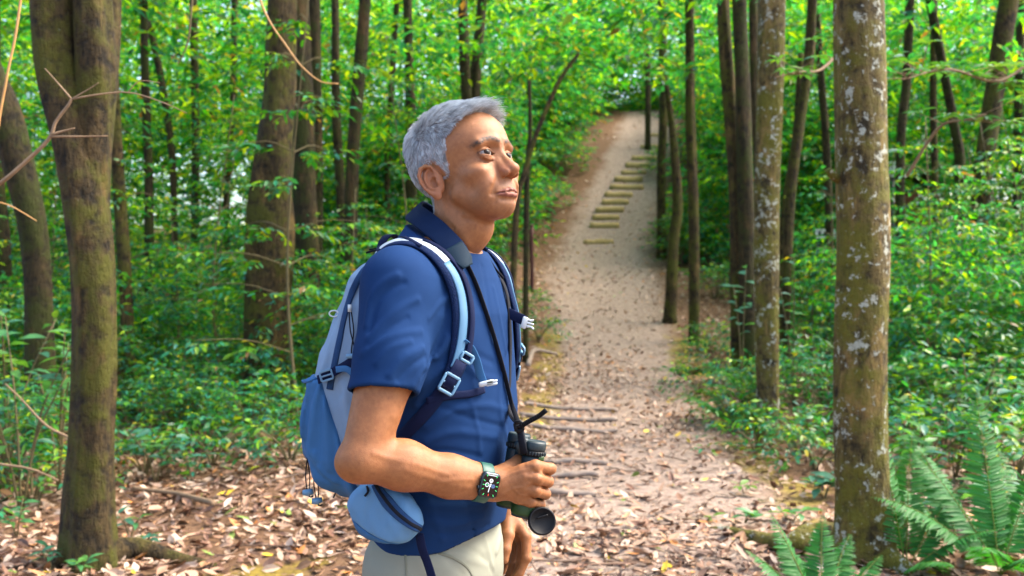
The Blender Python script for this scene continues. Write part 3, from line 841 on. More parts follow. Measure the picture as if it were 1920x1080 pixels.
def bush_variant(seed, h, R, ntw, m, L, warm, cool):
    rng = np.random.default_rng(seed)
    u = rng.random(ntw) ** .7; a = rng.uniform(0, 6.28, ntw)
    rr = R * np.sqrt(rng.random(ntw)) * (1 - .35 * u)
    base = np.stack([np.cos(a) * rr, np.sin(a) * rr, h * (.06 + .9 * u)], -1)
    d = np.stack([np.cos(a) + rng.normal(0, .7, ntw), np.sin(a) + rng.normal(0, .7, ntw), rng.uniform(-.1, .6, ntw)], -1)
    V, F, C = twig_leaves(rng, base, d, rng.uniform(.18, .34, ntw), m, L, .40, .15, warm, cool, 1)
    fol = mesh_np('foliage', V, F, M['leaf'], C, smooth=True)
    g = Geo()
    for k in range(7):
        aa = rng.uniform(0, 6.28); l = h * rng.uniform(.6, .95)
        tip = np.array([cos(aa) * R * .7, sin(aa) * R * .7, l])
        V, F = tube(catmull([[0, 0, -.05], tip * [.3, .3, .5], tip], 7), np.linspace(.012, .003, 7), 5); g.add(V, F)
    return g.mesh('stems', M['stem']), fol

BUSH = [bush_variant(31, .9, .5, 90, 8, .085, .1, .8), bush_variant(32, .6, .55, 90, 7, .09, .3, .5), bush_variant(33, 1.5, .55, 130, 8, .095, .2, .7), bush_variant(34, .35, .4, 60, 6, .075, .2, .9)]

def bush(base, v, s, label, rz, group=None):
    e = empty('bush', base, label, 'bush', group)
    obj('stems', BUSH[v][0], e); tag(obj('foliage', BUSH[v][1], e), kind='stuff')
    e.scale = (s, s, s); e.rotation_euler = (0, 0, rz)
    return e

def sapling_variant(seed, H, ntw, L, warm, cool):
    rng = np.random.default_rng(seed)
    pts = catmull([[0, 0, -.05], [rng.normal(0, .08), rng.normal(0, .08), H * .4], [rng.normal(0, .2), rng.normal(0, .2), H]], 14)
    V, F = tube(pts, np.linspace(.018, .004, 14), 6); g = Geo(); g.add(V, F)
    nb = 16
    B = []; D = []
    for k in range(nb):
        u = .3 + .7 * k / nb; c = pts[int(u * 13)]; a = k * 2.4 + rng.uniform(-.3, .3); l = (1.15 - u) * rng.uniform(.7, 1.2) * .9
        tip = c + np.array([cos(a) * l, sin(a) * l, .15 * l])
        q = catmull([c, (c + tip) / 2 + [0, 0, .05], tip], 6)
        V, F = tube(q, np.linspace(.006, .002, 6), 4, cap=False); g.add(V, F)
        for j in range(ntw // nb):
            f = rng.uniform(.25, 1); B.append(c + (tip - c) * f); da = a + rng.choice([-1, 1]) * rng.uniform(.2, 1.0); D.append([cos(da), sin(da), rng.uniform(-.15, .2)])
    V, F, C = twig_leaves(rng, np.array(B), np.array(D), rng.uniform(.22, .42, len(B)), 8, L, .4, .2, warm, cool, 1)
    return g.mesh('stem', M['stem']), mesh_np('foliage', V, F, M['leaf'], C, smooth=True)
SAP = [sapling_variant(41, 2.6, 110, .08, .35, .5), sapling_variant(42, 3.4, 130, .085, .5, .3), sapling_variant(43, 1.8, 90, .075, .2, .7)]

def sapling(base, v, s, label, rz, group=None):
    e = empty('sapling', base, label, 'sapling', group)
    obj('stem', SAP[v][0], e); tag(obj('foliage', SAP[v][1], e), kind='stuff')
    e.scale = (s, s, s); e.rotation_euler = (0, 0, rz)

def fern(name, base, fronds, label, seed, pinL=.11):
    """fronds: list of (azimuth, length, rise, droop)"""
    rng = np.random.default_rng(seed)
    e = empty(name, base, label, 'fern')
    for (az, Lf, rise, droop) in fronds:
        n = 30
        t = np.linspace(0, 1, n)
        h = np.array([cos(az), sin(az), 0.])
        pts = h * (Lf * (t * cos(rise)))[:, None] + np.array([0, 0, 1.]) * (Lf * (t * sin(rise) - droop * t ** 2.2))[:, None]
        pts += np.array([-h[1], h[0], 0]) * (rng.normal(0, .05) * Lf * t ** 2)[:, None]
        g = Geo()
        V, F = tube(pts, np.linspace(.0038, .001, n), 5); g.add(V, F, (.16, .20, .04))
        tg = norm(np.gradient(pts, axis=0))
        side = norm(np.cross(tg, [0, 0, 1.])); up = np.cross(side, tg)
        idx = np.arange(4, n)
        prof = np.sin(np.pi * np.clip((t[idx] - .02) ** .62, 0, 1)) ** .8
        for sg in (-1, 1):
            for off in (0, .5):
                b = pts[idx] + (tg[idx] * (off * Lf / n))
                d = side[idx] * sg + tg[idx] * .38 - up[idx] * .15 + rng.normal(0, .07, (len(idx), 3))
                l = pinL * prof * rng.uniform(.85, 1.1, len(idx)) + .006
                c = np.array([.028, .15, .034]) * rng.uniform(.75, 1.3, (len(idx), 1)) + np.array([.02, .02, 0]) * rng.random((len(idx), 1))
                V, F, C = leaf_geo(b, d, up[idx] + rng.normal(0, .12, (len(idx), 3)), l, np.maximum(l * .17, .004), 1, .2, .25, c)
                g.add(V, F, C)
        obj('frond', g.mesh('frond', M['fern']), e)
    return e

def build_plants():
    # seedlings and leafy plants near the camera: (pixel of the foot, height, stems, leaves per stem, leaf length, tints, label)
    S = [
     (292, 905, .40, 4, 9, .13, [0, 1, 2, 3], 'large-leaved glossy shrub on the leaf litter right of the thick left trunk', .55),
     (360, 905, .26, 3, 7, .12, [3, 1], 'dark teal low plant beside the large-leaved shrub', .6),
     (96, 1074, .13, 2, 6, .085, [1, 3], 'teal seedling at the very foot of the thick left trunk', .5),
     (150, 1082, .10, 2, 5, .075, [0, 2], 'small bright seedling at the bottom edge under the left trunk', .6),
     (244, 1010, .14, 2, 5, .085, [3, 0], 'seedling with broad leaves right of the left trunk foot', .5),
     (272, 1030, .09, 2, 4, .07, [3, 1], 'tiny seedling among dry leaves by the left root', .5),
     (32, 1010, .22, 3, 6, .08, [2, 0], 'tuft of green seedlings left of the thick trunk foot', .6),
     (70, 960, .25, 3, 7, .08, [2, 4, 0], 'bright leafy plant low at the left margin', .6),
     (40, 960, 1.25, 5, 11, .16, [0, 2, 1], 'tall broad-leaved shrub at the left margin', .38),
     (110, 930, 1.15, 4, 10, .15, [0, 2, 5], 'broad-leaved shrub crowding behind the thick left trunk', .3),
     (12, 900, 1.4, 4, 10, .17, [0, 1, 4], 'leaning leafy shrub with long drooping leaves at the left edge', .3),
     (500, 885, .16, 2, 6, .09, [0, 3], 'lone seedling in the litter left of the backpack', .6),
     (470, 860, .14, 2, 5, .08, [1, 3], 'little teal plant in front of the split trunk', .6),
     (590, 870, .12, 2, 5, .09, [0, 2], 'seedling close to the pocket of the backpack', .6),
     (1545, 935, .16, 3, 6, .15, [1, 3], 'dark teal plant with wide leaves against the lichen trunk', .8),
     (1395, 985, .10, 2, 5, .10, [0, 2], 'pale green seedling in the litter right of the path', .9),
     (1482, 985, .10, 2, 5, .10, [2, 0], 'sprawling seedling between root and lichen trunk', 1.0),
     (1395, 925, .07, 2, 4, .08, [2, 4], 'small seedling further up the litter right of the path', .9),
     (1320, 985, .06, 1, 4, .07, [4, 2], 'tiny yellowish seedling near the long root', .9),
     (1365, 850, .08, 2, 5, .08, [4, 2], 'yellow-green sprout before the forked tree foot', .8),
     (1838, 1000, .42, 2, 7, .24, [0, 2, 3], 'plant with very large pale leaves among the ferns', .35),
     (1755, 990, .18, 2, 5, .12, [3, 1], 'dark leaved plant under the climbing fern', .6),
     (1452, 850, .10, 2, 5, .07, [2, 0], 'small green plant at the forked foot of the lichen-spotted trunk', .7),
     (420, 850, .42, 4, 8, .12, [0, 3, 2], 'leafy plant in front of the stout split trunk', .5),
     (350, 800, .60, 4, 9, .12, [0, 1, 3], 'upright leafy plant left of the stout split trunk', .4),
     (520, 830, .36, 3, 8, .12, [3, 0], 'teal leafy plant between split trunk and backpack', .5),
     (460, 790, .55, 3, 9, .12, [2, 0, 4], 'light green plant touching the split trunk', .4),
     (285, 800, .50, 3, 9, .12, [2, 5, 0], 'leafy plant half behind the thick left trunk', .4),
     (1720, 930, .50, 4, 9, .15, [3, 0, 2], 'broad-leaved shrub right beside the thick lichen trunk', .45),
     (1790, 900, .62, 4, 9, .16, [0, 3, 1], 'broad-leaved shrub between the ferns', .45),
     (1860, 920, .60, 4, 9, .15, [2, 3, 0], 'broad-leaved shrub behind the biggest fern', .45),
     (1690, 860, .55, 3, 8, .14, [1, 3], 'dark leafy shrub just behind the thick lichen trunk', .45),
     (1770, 850, .75, 4, 10, .14, [0, 2, 3], 'tall leafy shrub in the middle of the right undergrowth', .4),
     (1900, 840, .85, 4, 10, .15, [2, 4, 0], 'tall bright shrub near the right margin', .4),
     (1905, 880, .55, 3, 8, .17, [4, 2], 'bright yellow-green broad-leaved shrub at the right margin', .35),
    ]
    for i, (x, y, h, ns, nl, L, tn, lab, sp) in enumerate(S):
        leafy_plant('plant', hit(x, y), h, ns, nl, L, tn, lab, 200 + i, sp)
    # broad leaves hanging by the lichen-spotted trunk
    c = hit(1488, 760); leafy_plant('plant', c, 1.75, 2, 9, .17, [3, 1, 0], 'slim plant with hanging teal leaves right of the lichen-spotted trunk', 301, .12)
    c = hit(1392, 740); leafy_plant('plant', c, 1.55, 2, 8, .2, [3, 1], 'slim plant with drooping bluish leaves in front of the mossy cluster', 302, .1)
    # ferns
    b = hit(1700, 1075)
    fern('fern', b, [(1.9, 1.05, 1.3, .04), (1.2, .8, 1.15, .12), (.4, .65, 1.0, .2), (-.5, .55, .8, .25), (-1.4, .45, .6, .25)], 'tall narrow fern climbing beside the thick lichen trunk', 1, .10)
    b = hit(1875, 1079)
    fern('fern', b, [(1.5, 1.0, 1.28, .08), (.5, .85, 1.1, .2), (2.3, .8, 1.05, .22), (2.9, .8, .8, .3), (-.3, .8, .7, .3), (-2.2, .65, .7, .3), (-1.5, .7, .6, .25), (1.0, .95, .9, .25)], 'biggest fern with arching fronds at the right edge', 2, .12)
    b = P(1560, 1150, 4.0); b = on_ground(b[0], 4.1)
    fern('fern', b, [(.2, .45, .9, .2), (1.0, .5, .95, .18), (1.9, .5, .95, .2), (2.7, .5, .9, .22), (1.5, .5, 1.2, .12), (2.3, .55, 1.1, .15), (-.6, .5, .7, .25)], 'low bright fern at the bottom edge before the thick lichen trunk', 3, .085)
    b = hit(1800, 1030)
    fern('fern', b, [(2.6, .8, .9, .25), (3.3, .75, .7, .3), (1.6, .8, 1.0, .25), (.3, .7, .8, .3), (-1.2, .6, .6, .3)], 'mid-sized fern between the climbing fern and the biggest one', 4, .12)
    for i, (x, y, lab) in enumerate([(1380, 800, 'fern spreading left of the forked tree foot'), (1410, 740, 'fern at the foot of the dark clustered trunk'), (1640, 800, 'fern hidden behind the thick lichen trunk')]):
        fern('fern', hit(x, y), [(k * .9 + i, .75, .75, .3) for k in range(7)], lab, 20 + i, .10)
    # bushes
    B = [
     (1500, 800, 0, .9, 'bushy plant right of the forked tree foot'), (1540, 760, 0, 1.0, 'dense bush between forked tree foot and thick lichen trunk'),
     (1370, 800, 3, 1.0, 'low leafy clump at the path edge left of the forked tree foot'), (1345, 690, 3, 1.1, 'low clump of leaves beside the slender straight trunk'),
     (1720, 830, 1, 1.2, 'green bush right behind the climbing fern'), (1780, 790, 0, 1.25, 'bluish bush behind the large pale leaves'),
     (1850, 770, 2, .9, 'tall bush behind the biggest fern'), (1915, 790, 1, 1.3, 'bush cut by the right margin behind the fern'),
     (1740, 700, 2, 1.0, 'upright bush deeper in, right of the thick lichen trunk'), (1830, 680, 2, 1.1, 'wide sunlit bush in the middle of the right-hand undergrowth'),
     (1910, 690, 2, 1.1, 'leafy bush further back at the right margin'), (1690, 660, 2, 1.0, 'shaded bush close behind the thick lichen trunk'),
     (440, 800, 0, .9, 'bush at the foot of the stout split trunk'), (390, 770, 0, .9, 'bush left of the stout split trunk foot'),
     (320, 790, 1, 1.0, 'bush behind the large-leaved shrub on the left'), (280, 740, 2, .8, 'taller bush behind the slim pale trunk'),
     (540, 780, 0, .9, 'bush between split trunk and backpack'), (610, 760, 2, .8, 'bush right behind the backpack pocket'),
     (20, 800, 2, .9, 'dark bush behind the leaves at the left edge'), (130, 780, 2, .9, 'bush filling the gap behind the thick left trunk'),
     (1010, 640, 3, 1.0, 'grassy clump at the path edge right of the chest'), (985, 600, 1, .8, 'low bush by the dark post'),
     (1250, 470, 1, 1.1, 'dark rounded bush at the bend below the steps'), (1275, 500, 2, .8, 'bush at the foot of the short forked trunk'),
     (250, 850, 1, .8, 'bush spreading low right of the thick left trunk'), (330, 840, 0, .75, 'small bush behind the large glossy leaves'),
     (420, 830, 1, .8, 'low bush before the split trunk foot'), (570, 835, 1, .75, 'low bush hard by the blue pack pocket'),
     (30, 890, 1, .9, 'low bush at the left margin behind the seedlings'), (95, 870, 0, .8, 'bush squeezed behind the thick left trunk foot'),
     (205, 800, 2, .7, 'upright bush seen past the right side of the thick left trunk'), (480, 760, 2, .75, 'upright bush leaning on the split trunk'),
     (1310, 740, 3, 1.0, 'low green clump at the right edge of the path'), (1420, 850, 3, .9, 'low green clump left of the forked foot'),
     (270, 890, 3, .9, 'small leafy clump on the litter close right of the thick left trunk'), (400, 870, 3, 1.0, 'small leafy clump on the litter before the split trunk'),
     (470, 845, 0, .7, 'knee-high bush before the split trunk'), (545, 870, 3, .9, 'small leafy clump beside the blue pack pocket'), (360, 830, 0, .8, 'knee-high bush left of the split trunk'),
     (60, 940, 3, 1.0, 'leafy clump spilling over the litter at the left margin'), (15, 930, 0, .8, 'knee-high bush cut by the left margin'),
     (1500, 850, 3, 1.1, 'leafy clump between the forked foot and the lichen trunk'), (1530, 880, 3, .9, 'smaller leafy clump touching the lichen trunk'), (1545, 820, 0, .8, 'knee-high bush touching the left side of the lichen trunk'),
     (1400, 790, 0, .7, 'knee-high bush just left of the forked tree foot'), (1330, 660, 1, .7, 'low bush right of the slender straight trunk'), (1740, 900, 1, .9, 'green bush rising between the climbing fern and the lichen trunk'), (1820, 860, 0, 1.0, 'bush in the middle of the ferns'), (1900, 930, 1, .9, 'bush behind the fern at the right margin'),
     (1060, 330, 1, 1.6, 'wide bush left of the middle steps'), (1030, 400, 1, 1.3, 'bush at the left edge of the path below the steps'),
     (1240, 330, 1, 1.2, 'bush right of the upper steps'), (1560, 560, 2, 1.0, 'bush in the shade behind the lichen-spotted trunk'), (1340, 560, 1, 1.0, 'bush behind the slender straight trunk'),
    ]
    for i, (x, y, v, s, lab) in enumerate(B):
        bush(hit(x, y), v, s, lab, i * 1.3)
    rng = np.random.default_rng(9)
    for i in range(20):
        y = rng.uniform(9.5, 15); x = rng.uniform(-.55 * y, -.02 * y - 1.2)
        sapling(on_ground(x, y), i % 3, rng.uniform(.8, 1.25), 'slender leafy sapling among the trunks left of the hiker', i * 1.1, 'saplings in the left-hand wood')
    for i in range(15):
        y = rng.uniform(10, 16); x = rng.uniform(float(path_x(y)) + 2.8, .56 * y)
        sapling(on_ground(x, y), i % 3, rng.uniform(.8, 1.2), 'slender leafy sapling among the trunks right of the path', i * 1.1, 'saplings in the right-hand wood')
    for i in range(7):
        y = rng.uniform(17, 23); x = float(path_x(y)) - rng.uniform(2, 4)
        sapling(on_ground(x, y), i % 3, rng.uniform(1.0, 1.5), 'leafy sapling on the bank left of the path behind the face', i * 1.1, 'saplings on the path bank')
    # a leafy branch reaching in from the right, and one beside the lichen-spotted trunk
    def leafy_branch(pts, label, seed, L=.13, ntw=16):
        rng = np.random.default_rng(seed)
        e = empty('branch', pts[0], label, 'branch')
        c = catmull(pts, 24) - pts[0]
        V, F = tube(c, np.linspace(.014, .004, 24), 6); g = Geo(); g.add(V, F)
        k = rng.integers(4, 24, ntw)
        a = rng.uniform(0, 6.28, ntw)
        base = c[k] + 0.0; d = np.stack([np.cos(a), np.sin(a) * .6, rng.uniform(-.1, .5, ntw)], -1); tl = rng.uniform(.12, .34, ntw)
        for b, dd, l in zip(base, norm(d), tl):
            V, F = tube(np.array([b, b + dd * l]), [.004, .002], 4); g.add(V, F)
        obj('bough', g.mesh('bough', M['twig']), e)
        tips = base + norm(d) * tl[:, None]
        for q, dd in zip(tips, norm(d)):
            ph = rng.uniform(0, 6.28)
            for j in range(6):
                an = ph + j * 1.05
                o = obj('leaf', LEAVES[int(rng.choice([0, 2, 4, 5, 3]))], e, q)
                orient(o, np.array([cos(an), sin(an), rng.uniform(-.15, .25)]) + dd * .4, np.array([rng.normal(0, .2), rng.normal(0, .2) - .15, 1.]))
                sc = L * rng.uniform(.7, 1.2); o.scale = (sc, sc * .85, sc)
    leafy_branch([P(1990, 60, 7.6), P(1880, 150, 7.4), P(1780, 130, 7.2), P(1690, 150, 7.0)], 'leafy branch reaching in from the right edge across the trunks', 51, .13, 24)
    leafy_branch([P(1700, 330, 7.8), P(1760, 240, 7.6), P(1810, 225, 7.4), P(1850, 215, 7.3)], 'small sprig of pale green leaves below the leafy branch', 52, .14, 8)
    leafy_branch([P(1580, 90, 7.4), P(1540, 130, 7.2), P(1500, 135, 7.0), P(1452, 145, 6.9)], 'sprig of leaves between the two lichen-marked trunks', 53, .11, 7)
build_plants()
log('plants')

def stick(name, pts, r0, r1, mat, label, cat='twig', n=24, seg=6, side=()):
    e = empty(name, pts[0], label, cat)
    c = catmull(pts, n); g = Geo()
    c = c + np.stack([.004 * vnoise(c * 9, 1), .004 * vnoise(c * 9, 2), .004 * vnoise(c * 9, 3)], -1)
    V, F = tube(c, np.linspace(r0, r1, n), seg); g.add(V, F)
    obj('stem', g.mesh('stem', mat, origin=pts[0]), e)
    for s in side:
        c = catmull(s[0], 10); g = Geo(); V, F = tube(c, np.linspace(s[1], s[1] * .4, 10), 5); g.add(V, F)
        obj('side_shoot', g.mesh('side_shoot', mat, origin=pts[0]), e)
    return e

def build_small():
    Y = 3.6
    stick('twig', [P(-60, 385, Y + .1), P(0, 345, Y), P(55, 298, Y), P(92, 258, Y), P(105, 230, Y), P(128, 198, Y), P(134, 186, Y)], .0085, .0045, M['twig'], 'bare forked twig reaching in from the left edge across the trunk',
          side=[([P(134, 186, Y), P(112, 160, Y), P(84, 128, Y)], .004), ([P(134, 186, Y), P(180, 178, Y), P(240, 173, Y), P(300, 190, Y - .05), P(350, 212, Y - .1)], .004), ([P(98, 252, Y), P(140, 240, Y)], .006), ([P(95, 256, Y), P(150, 256, Y), P(202, 255, Y)], .005), ([P(134, 186, Y), P(165, 168, Y), P(185, 155, Y)], .003), ([P(240, 173, Y), P(262, 152, Y), P(300, 155, Y)], .0025)])
    stick('vine', [P(44, -60, 3.4), P(36, 20, 3.4), P(20, 110, 3.4), P(5, 190, 3.4), P(-8, 260, 3.4)], .0045, .004, M['vine'], 'orange dry stem hanging at the top left corner', 'vine')
    stick('vine', [P(478, -40, 5.2), P(500, 30, 5.2), P(535, 82, 5.2), P(565, 122, 5.2), P(600, 152, 5.2), P(634, 158, 5.2)], .0065, .003, M['vine'], 'curved orange vine dangling above the split trunk', 'vine')
    stick('vine', [P(363, -30, 6), P(358, 40, 6), P(350, 85, 6), P(333, 120, 6)], .007, .004, M['stem'], 'thin dark vine hanging in the bright leaves', 'vine')
    stick('twig', [P(-20, 375, 4), P(20, 385, 4), P(68, 414, 4)], .0035, .002, M['vine'], 'short straw-coloured twig at the left edge')
    for q, lab in (([(150, 830), (90, 800), (50, 760), (10, 720)], 'brown stick leaning through the shrubs at the left'), ([(0, 870), (60, 880), (110, 900)], 'dead stick lying left of the thick trunk')):
        a = [hit(x, min(1075, y + 120)) for x, y in q]
        pts = [P(x, y, 5.4) for x, y in q]
        stick('stick', pts, .008, .004, M['twig'], lab)
    # fallen branch pieces by the path
    pts = [hit(990, 690) + [0, 0, .03], hit(1000, 672) + [0, 0, .1], hit(1020, 672) + [0, 0, .1], hit(1045, 672) + [0, 0, .06]]
    stick('fallen_branch', pts, .035, .02, M['wood_pale'], 'pale crooked branch lying at the path edge right of the chest', 'branch', seg=8)
    pts = [hit(x, y) + [0, 0, .05] for x, y in ((400, 960), (330, 940), (250, 930))]
    stick('fallen_branch', pts, .02, .012, M['twig'], 'brown branch lying in the litter right of the thick left trunk', 'branch', seg=8)
    pts = [hit(x, y) + [0, 0, .04] for x, y in ((1275, 705), (1330, 700), (1400, 705))]
    stick('fallen_branch', pts, .05, .03, M['bark_moss'], 'mossy branch lying below the clustered trunks', 'branch', seg=8)
    # posts
    def post(px, y0, y1, w, label, mat):
        b = hit(px, y1); h = (y1 - y0) * b[1] / FPX; r = w * b[1] / FPX / 2
        e = empty('post', b, label, 'post')
        g = Geo(); n = 8; z = np.linspace(-.1, h, n)
        V, F = tube(np.stack([.006 * np.sin(z * 5), 0 * z, z], -1), r * (1 + .05 * np.sin(z * 9)), 9); g.add(V, F)
        obj('shaft', g.mesh('shaft', mat), e)
        g = Geo(); V, F = tube(np.array([[0.006 * sin(h * 5), 0, h], [0.006 * sin(h * 5), 0, h + r * .5], [0.006 * sin(h * 5), 0, h + r]]), [r * 1.15, r * 1.0, r * .4], 9); g.add(V, F)
        obj('cap', g.mesh('cap', mat), e)
    post(997, 425, 548, 8, 'slim dark red-brown post at the left edge of the path', simple('post_dark', (.07, .022, .018), .7, .3, (20, .4)))
    post(966, 552, 592, 6, 'short grey stake beside the chest strap buckle', simple('stake_grey', (.14, .13, .11), .8, .3, (20, .4)))
    # far things glimpsed right of the thick trunk: a small red-brown hut, a pale board and a white box
    Y = 19.0; b = P(1715, 460, Y); b[2] = float(ground_z(b[0], b[1])) - .05
    e = empty('hut', b, 'small red-brown wooden hut deep between the trunks on the right', 'hut')
    wm = simple('hut_wood', (.16, .045, .02), .7, .3, (12, .5)); rm = simple('hut_roof', (.05, .03, .025), .8, .3, (12, .4))
    h = P(1715, 330, Y)[2] - b[2]
    def box(x0, x1, y0, y1, z0, z1):
        V = np.array([[x, y, z] for x in (x0, x1) for y in (y0, y1) for z in (z0, z1)])
        return V, np.array([[0, 1, 3, 2], [4, 6, 7, 5], [0, 4, 5, 1], [2, 3, 7, 6], [0, 2, 6, 4], [1, 5, 7, 3]])
    for k in range(9):
        g = Geo(); V, F = box(-.42 + k * .094, -.42 + k * .094 + .088, 0, .6, 0, h * .86 + (.12 if 2 < k < 6 else 0)); g.add(V, F); obj('plank', g.mesh('plank', wm, False), e)
    for s in (-1, 1):
        g = Geo(); V, F = ribbon(np.array([[0, .3, h + .12], [s * .6, .3, h - .22]]), np.array([0, 1., 0]), .8, .05); g.add(V, F); obj('roof_panel', g.mesh('roof_panel', rm, False), e)
    g = Geo(); V, F = box(-.1, .22, -.012, -.002, h * .42, h * .62); g.add(V, F); obj('window', g.mesh('window', simple('hut_window', (.25, .38, .55), .15, .5), False), e)
    Y = 17.5; c = P(1548, 438, Y)
    e = empty('signboard', [c[0], c[1], float(ground_z(c[0], c[1]))], 'small white board with dark bars beyond the lichen-spotted trunk', 'sign')
    z = c[2] - float(ground_z(c[0], c[1])); wmat = simple('white_paint', (.72, .72, .72), .5, .4, (20, .1)); dk = simple('dark_paint', (.05, .05, .06), .5, .4)
    g = Geo(); V, F = box(-.17, .17, 0, .03, z - .08, z + .08); g.add(V, F); obj('board', g.mesh('board', wmat, False), e)
    for k in range(3):
        g = Geo(); V, F = box(-.13 + k * .1, -.08 + k * .1, -.006, -.002, z - .05, z + .04); g.add(V, F); obj('dark_bar', g.mesh('dark_bar', dk, False), e)
    for sx in (-.12, .12):
        g = Geo(); V, F = box(sx - .02, sx + .02, .035, .07, -.1, z + .05); g.add(V, F); obj('leg', g.mesh('leg', dk, False), e)
    Y = 18.5; c = P(1674, 318, Y); gz = float(ground_z(c[0], c[1]))
    e = empty('lantern', [c[0], c[1], gz], 'white box lamp on a post just right of the thick lichen trunk', 'lamp')
    g = Geo(); V, F = box(-.07, .07, -.07, .07, c[2] - gz - .14, c[2] - gz + .14); g.add(V, F); obj('lamp_box', g.mesh('lamp_box', wmat, False), e)
    g = Geo(); V, F = tube(np.array([[0, 0, -.1], [0, 0, c[2] - gz - .14]]), .03, 8); g.add(V, F); obj('lamp_post', g.mesh('lamp_post', dk), e)
build_small()
log('small')
# ------------------------------------------------------------------ soft-shape modelling: distance fields meshed with surface nets
F32 = np.float32
def smin(a, b, k):
    h = np.maximum(k - np.abs(a - b), 0) / k
    return np.minimum(a, b) - h * h * k * 0.25
def smax(a, b, k): return -smin(-a, -b, k)
def ell(p, c, r, R=None):
    q = p - np.asarray(c, F32)
    if R is not None: q = q @ np.asarray(R, F32)
    r = np.asarray(r, F32)
    k0 = np.sqrt(((q / r) ** 2).sum(-1)); k1 = np.sqrt(((q / (r * r)) ** 2).sum(-1))
    return k0 * (k0 - 1) / np.maximum(k1, 1e-9)
def cone(p, a, b, ra, rb):
    a = np.asarray(a, F32); b = np.asarray(b, F32); ab = b - a
    t = np.clip(((p - a) @ ab) / max(float(ab @ ab), 1e-12), 0, 1)
    q = p - a - t[:, None] * ab
    return np.sqrt((q * q).sum(-1)) - (ra + (rb - ra) * t)
def chain(p, pts, rad, k=0.0):
    d = None
    for i in range(len(pts) - 1):
        e = cone(p, pts[i], pts[i + 1], rad[i], rad[i + 1])
        d = e if d is None else (smin(d, e, k) if k else np.minimum(d, e))
    return d
def line_dist(p, pts):
    d = None
    for i in range(len(pts) - 1):
        e = cone(p, pts[i], pts[i + 1], 0, 0); d = e if d is None else np.minimum(d, e)
    return d
def near(p, c, r):
    return ((p - np.asarray(c, F32)) ** 2).sum(-1) < r * r
def stroke(p, d, pts, sigma, amp):
    """raise (amp > 0) or press in (amp < 0) the surface along a line"""
    pts = np.asarray(pts, F32)
    lo = pts.min(0) - 3 * sigma; hi = pts.max(0) + 3 * sigma
    m = np.all((p > lo) & (p < hi), axis=-1)
    if m.any():
        l = line_dist(p[m], pts); d[m] -= (amp * np.exp(-(l / sigma) ** 2)).astype(d.dtype)
    return d
def dab(p, d, c, sigma, amp):
    c = np.asarray(c, F32); s = np.broadcast_to(np.asarray(sigma, F32), (3,))
    m = np.all(np.abs(p - c) < 3 * s, axis=-1)
    if m.any():
        l = (((p[m] - c) / s) ** 2).sum(-1); d[m] -= (amp * np.exp(-l)).astype(d.dtype)
    return d

from concurrent.futures import ThreadPoolExecutor
_pool = ThreadPoolExecutor(4)
def par(f, V, chunk=24000):
    """evaluate a field in cache-sized pieces on several threads"""
    if len(V) <= chunk: return f(V)
    return np.concatenate(list(_pool.map(f, [V[i:i + chunk] for i in range(0, len(V), chunk)])))

def grad(f, V, e, d0=None):
    g = np.empty_like(V)
    if d0 is None: d0 = par(f, V)
    for a in range(3):
        o = np.zeros(3, F32); o[a] = e
        g[:, a] = (par(f, V + o) - d0) / e
    return g

def onto(f, V, off=0.0, it=4, e=0.0008, keep=None):
    """move points to the surface (offset off outwards)"""
    V = np.asarray(V, F32).copy()
    for _ in range(it):
        d = f(V) - off; g = grad(f, V, e, d + off)
        V -= (d / np.maximum((g * g).sum(-1), 1e-3))[:, None] * g
    return V
def normals(f, V, e=0.001): return norm(grad(f, np.asarray(V, F32), e))

def see(f, px, py, y0=1.2, off=0.0, n=160, miss=None):
    """first point of the surface on the line of sight through a photograph pixel"""
    px = np.atleast_1d(np.asarray(px, float)); py = np.atleast_1d(np.asarray(py, float))
    ray = np.stack([(px - 960) / FPX, np.ones_like(px), -(py - 540) / FPX], -1)
    t = np.full(len(px), y0)
    o = np.array([0, 0, CAMZ])
    for _ in range(n):
        d = f((o + ray * t[:, None]).astype(F32)) - off
        t += np.clip(d, -.02, .05) * .7
        if np.all(t > 3): break
    t = np.where(t > 2.6, miss if miss else 2.0, t)
    return o + ray * t[:, None]

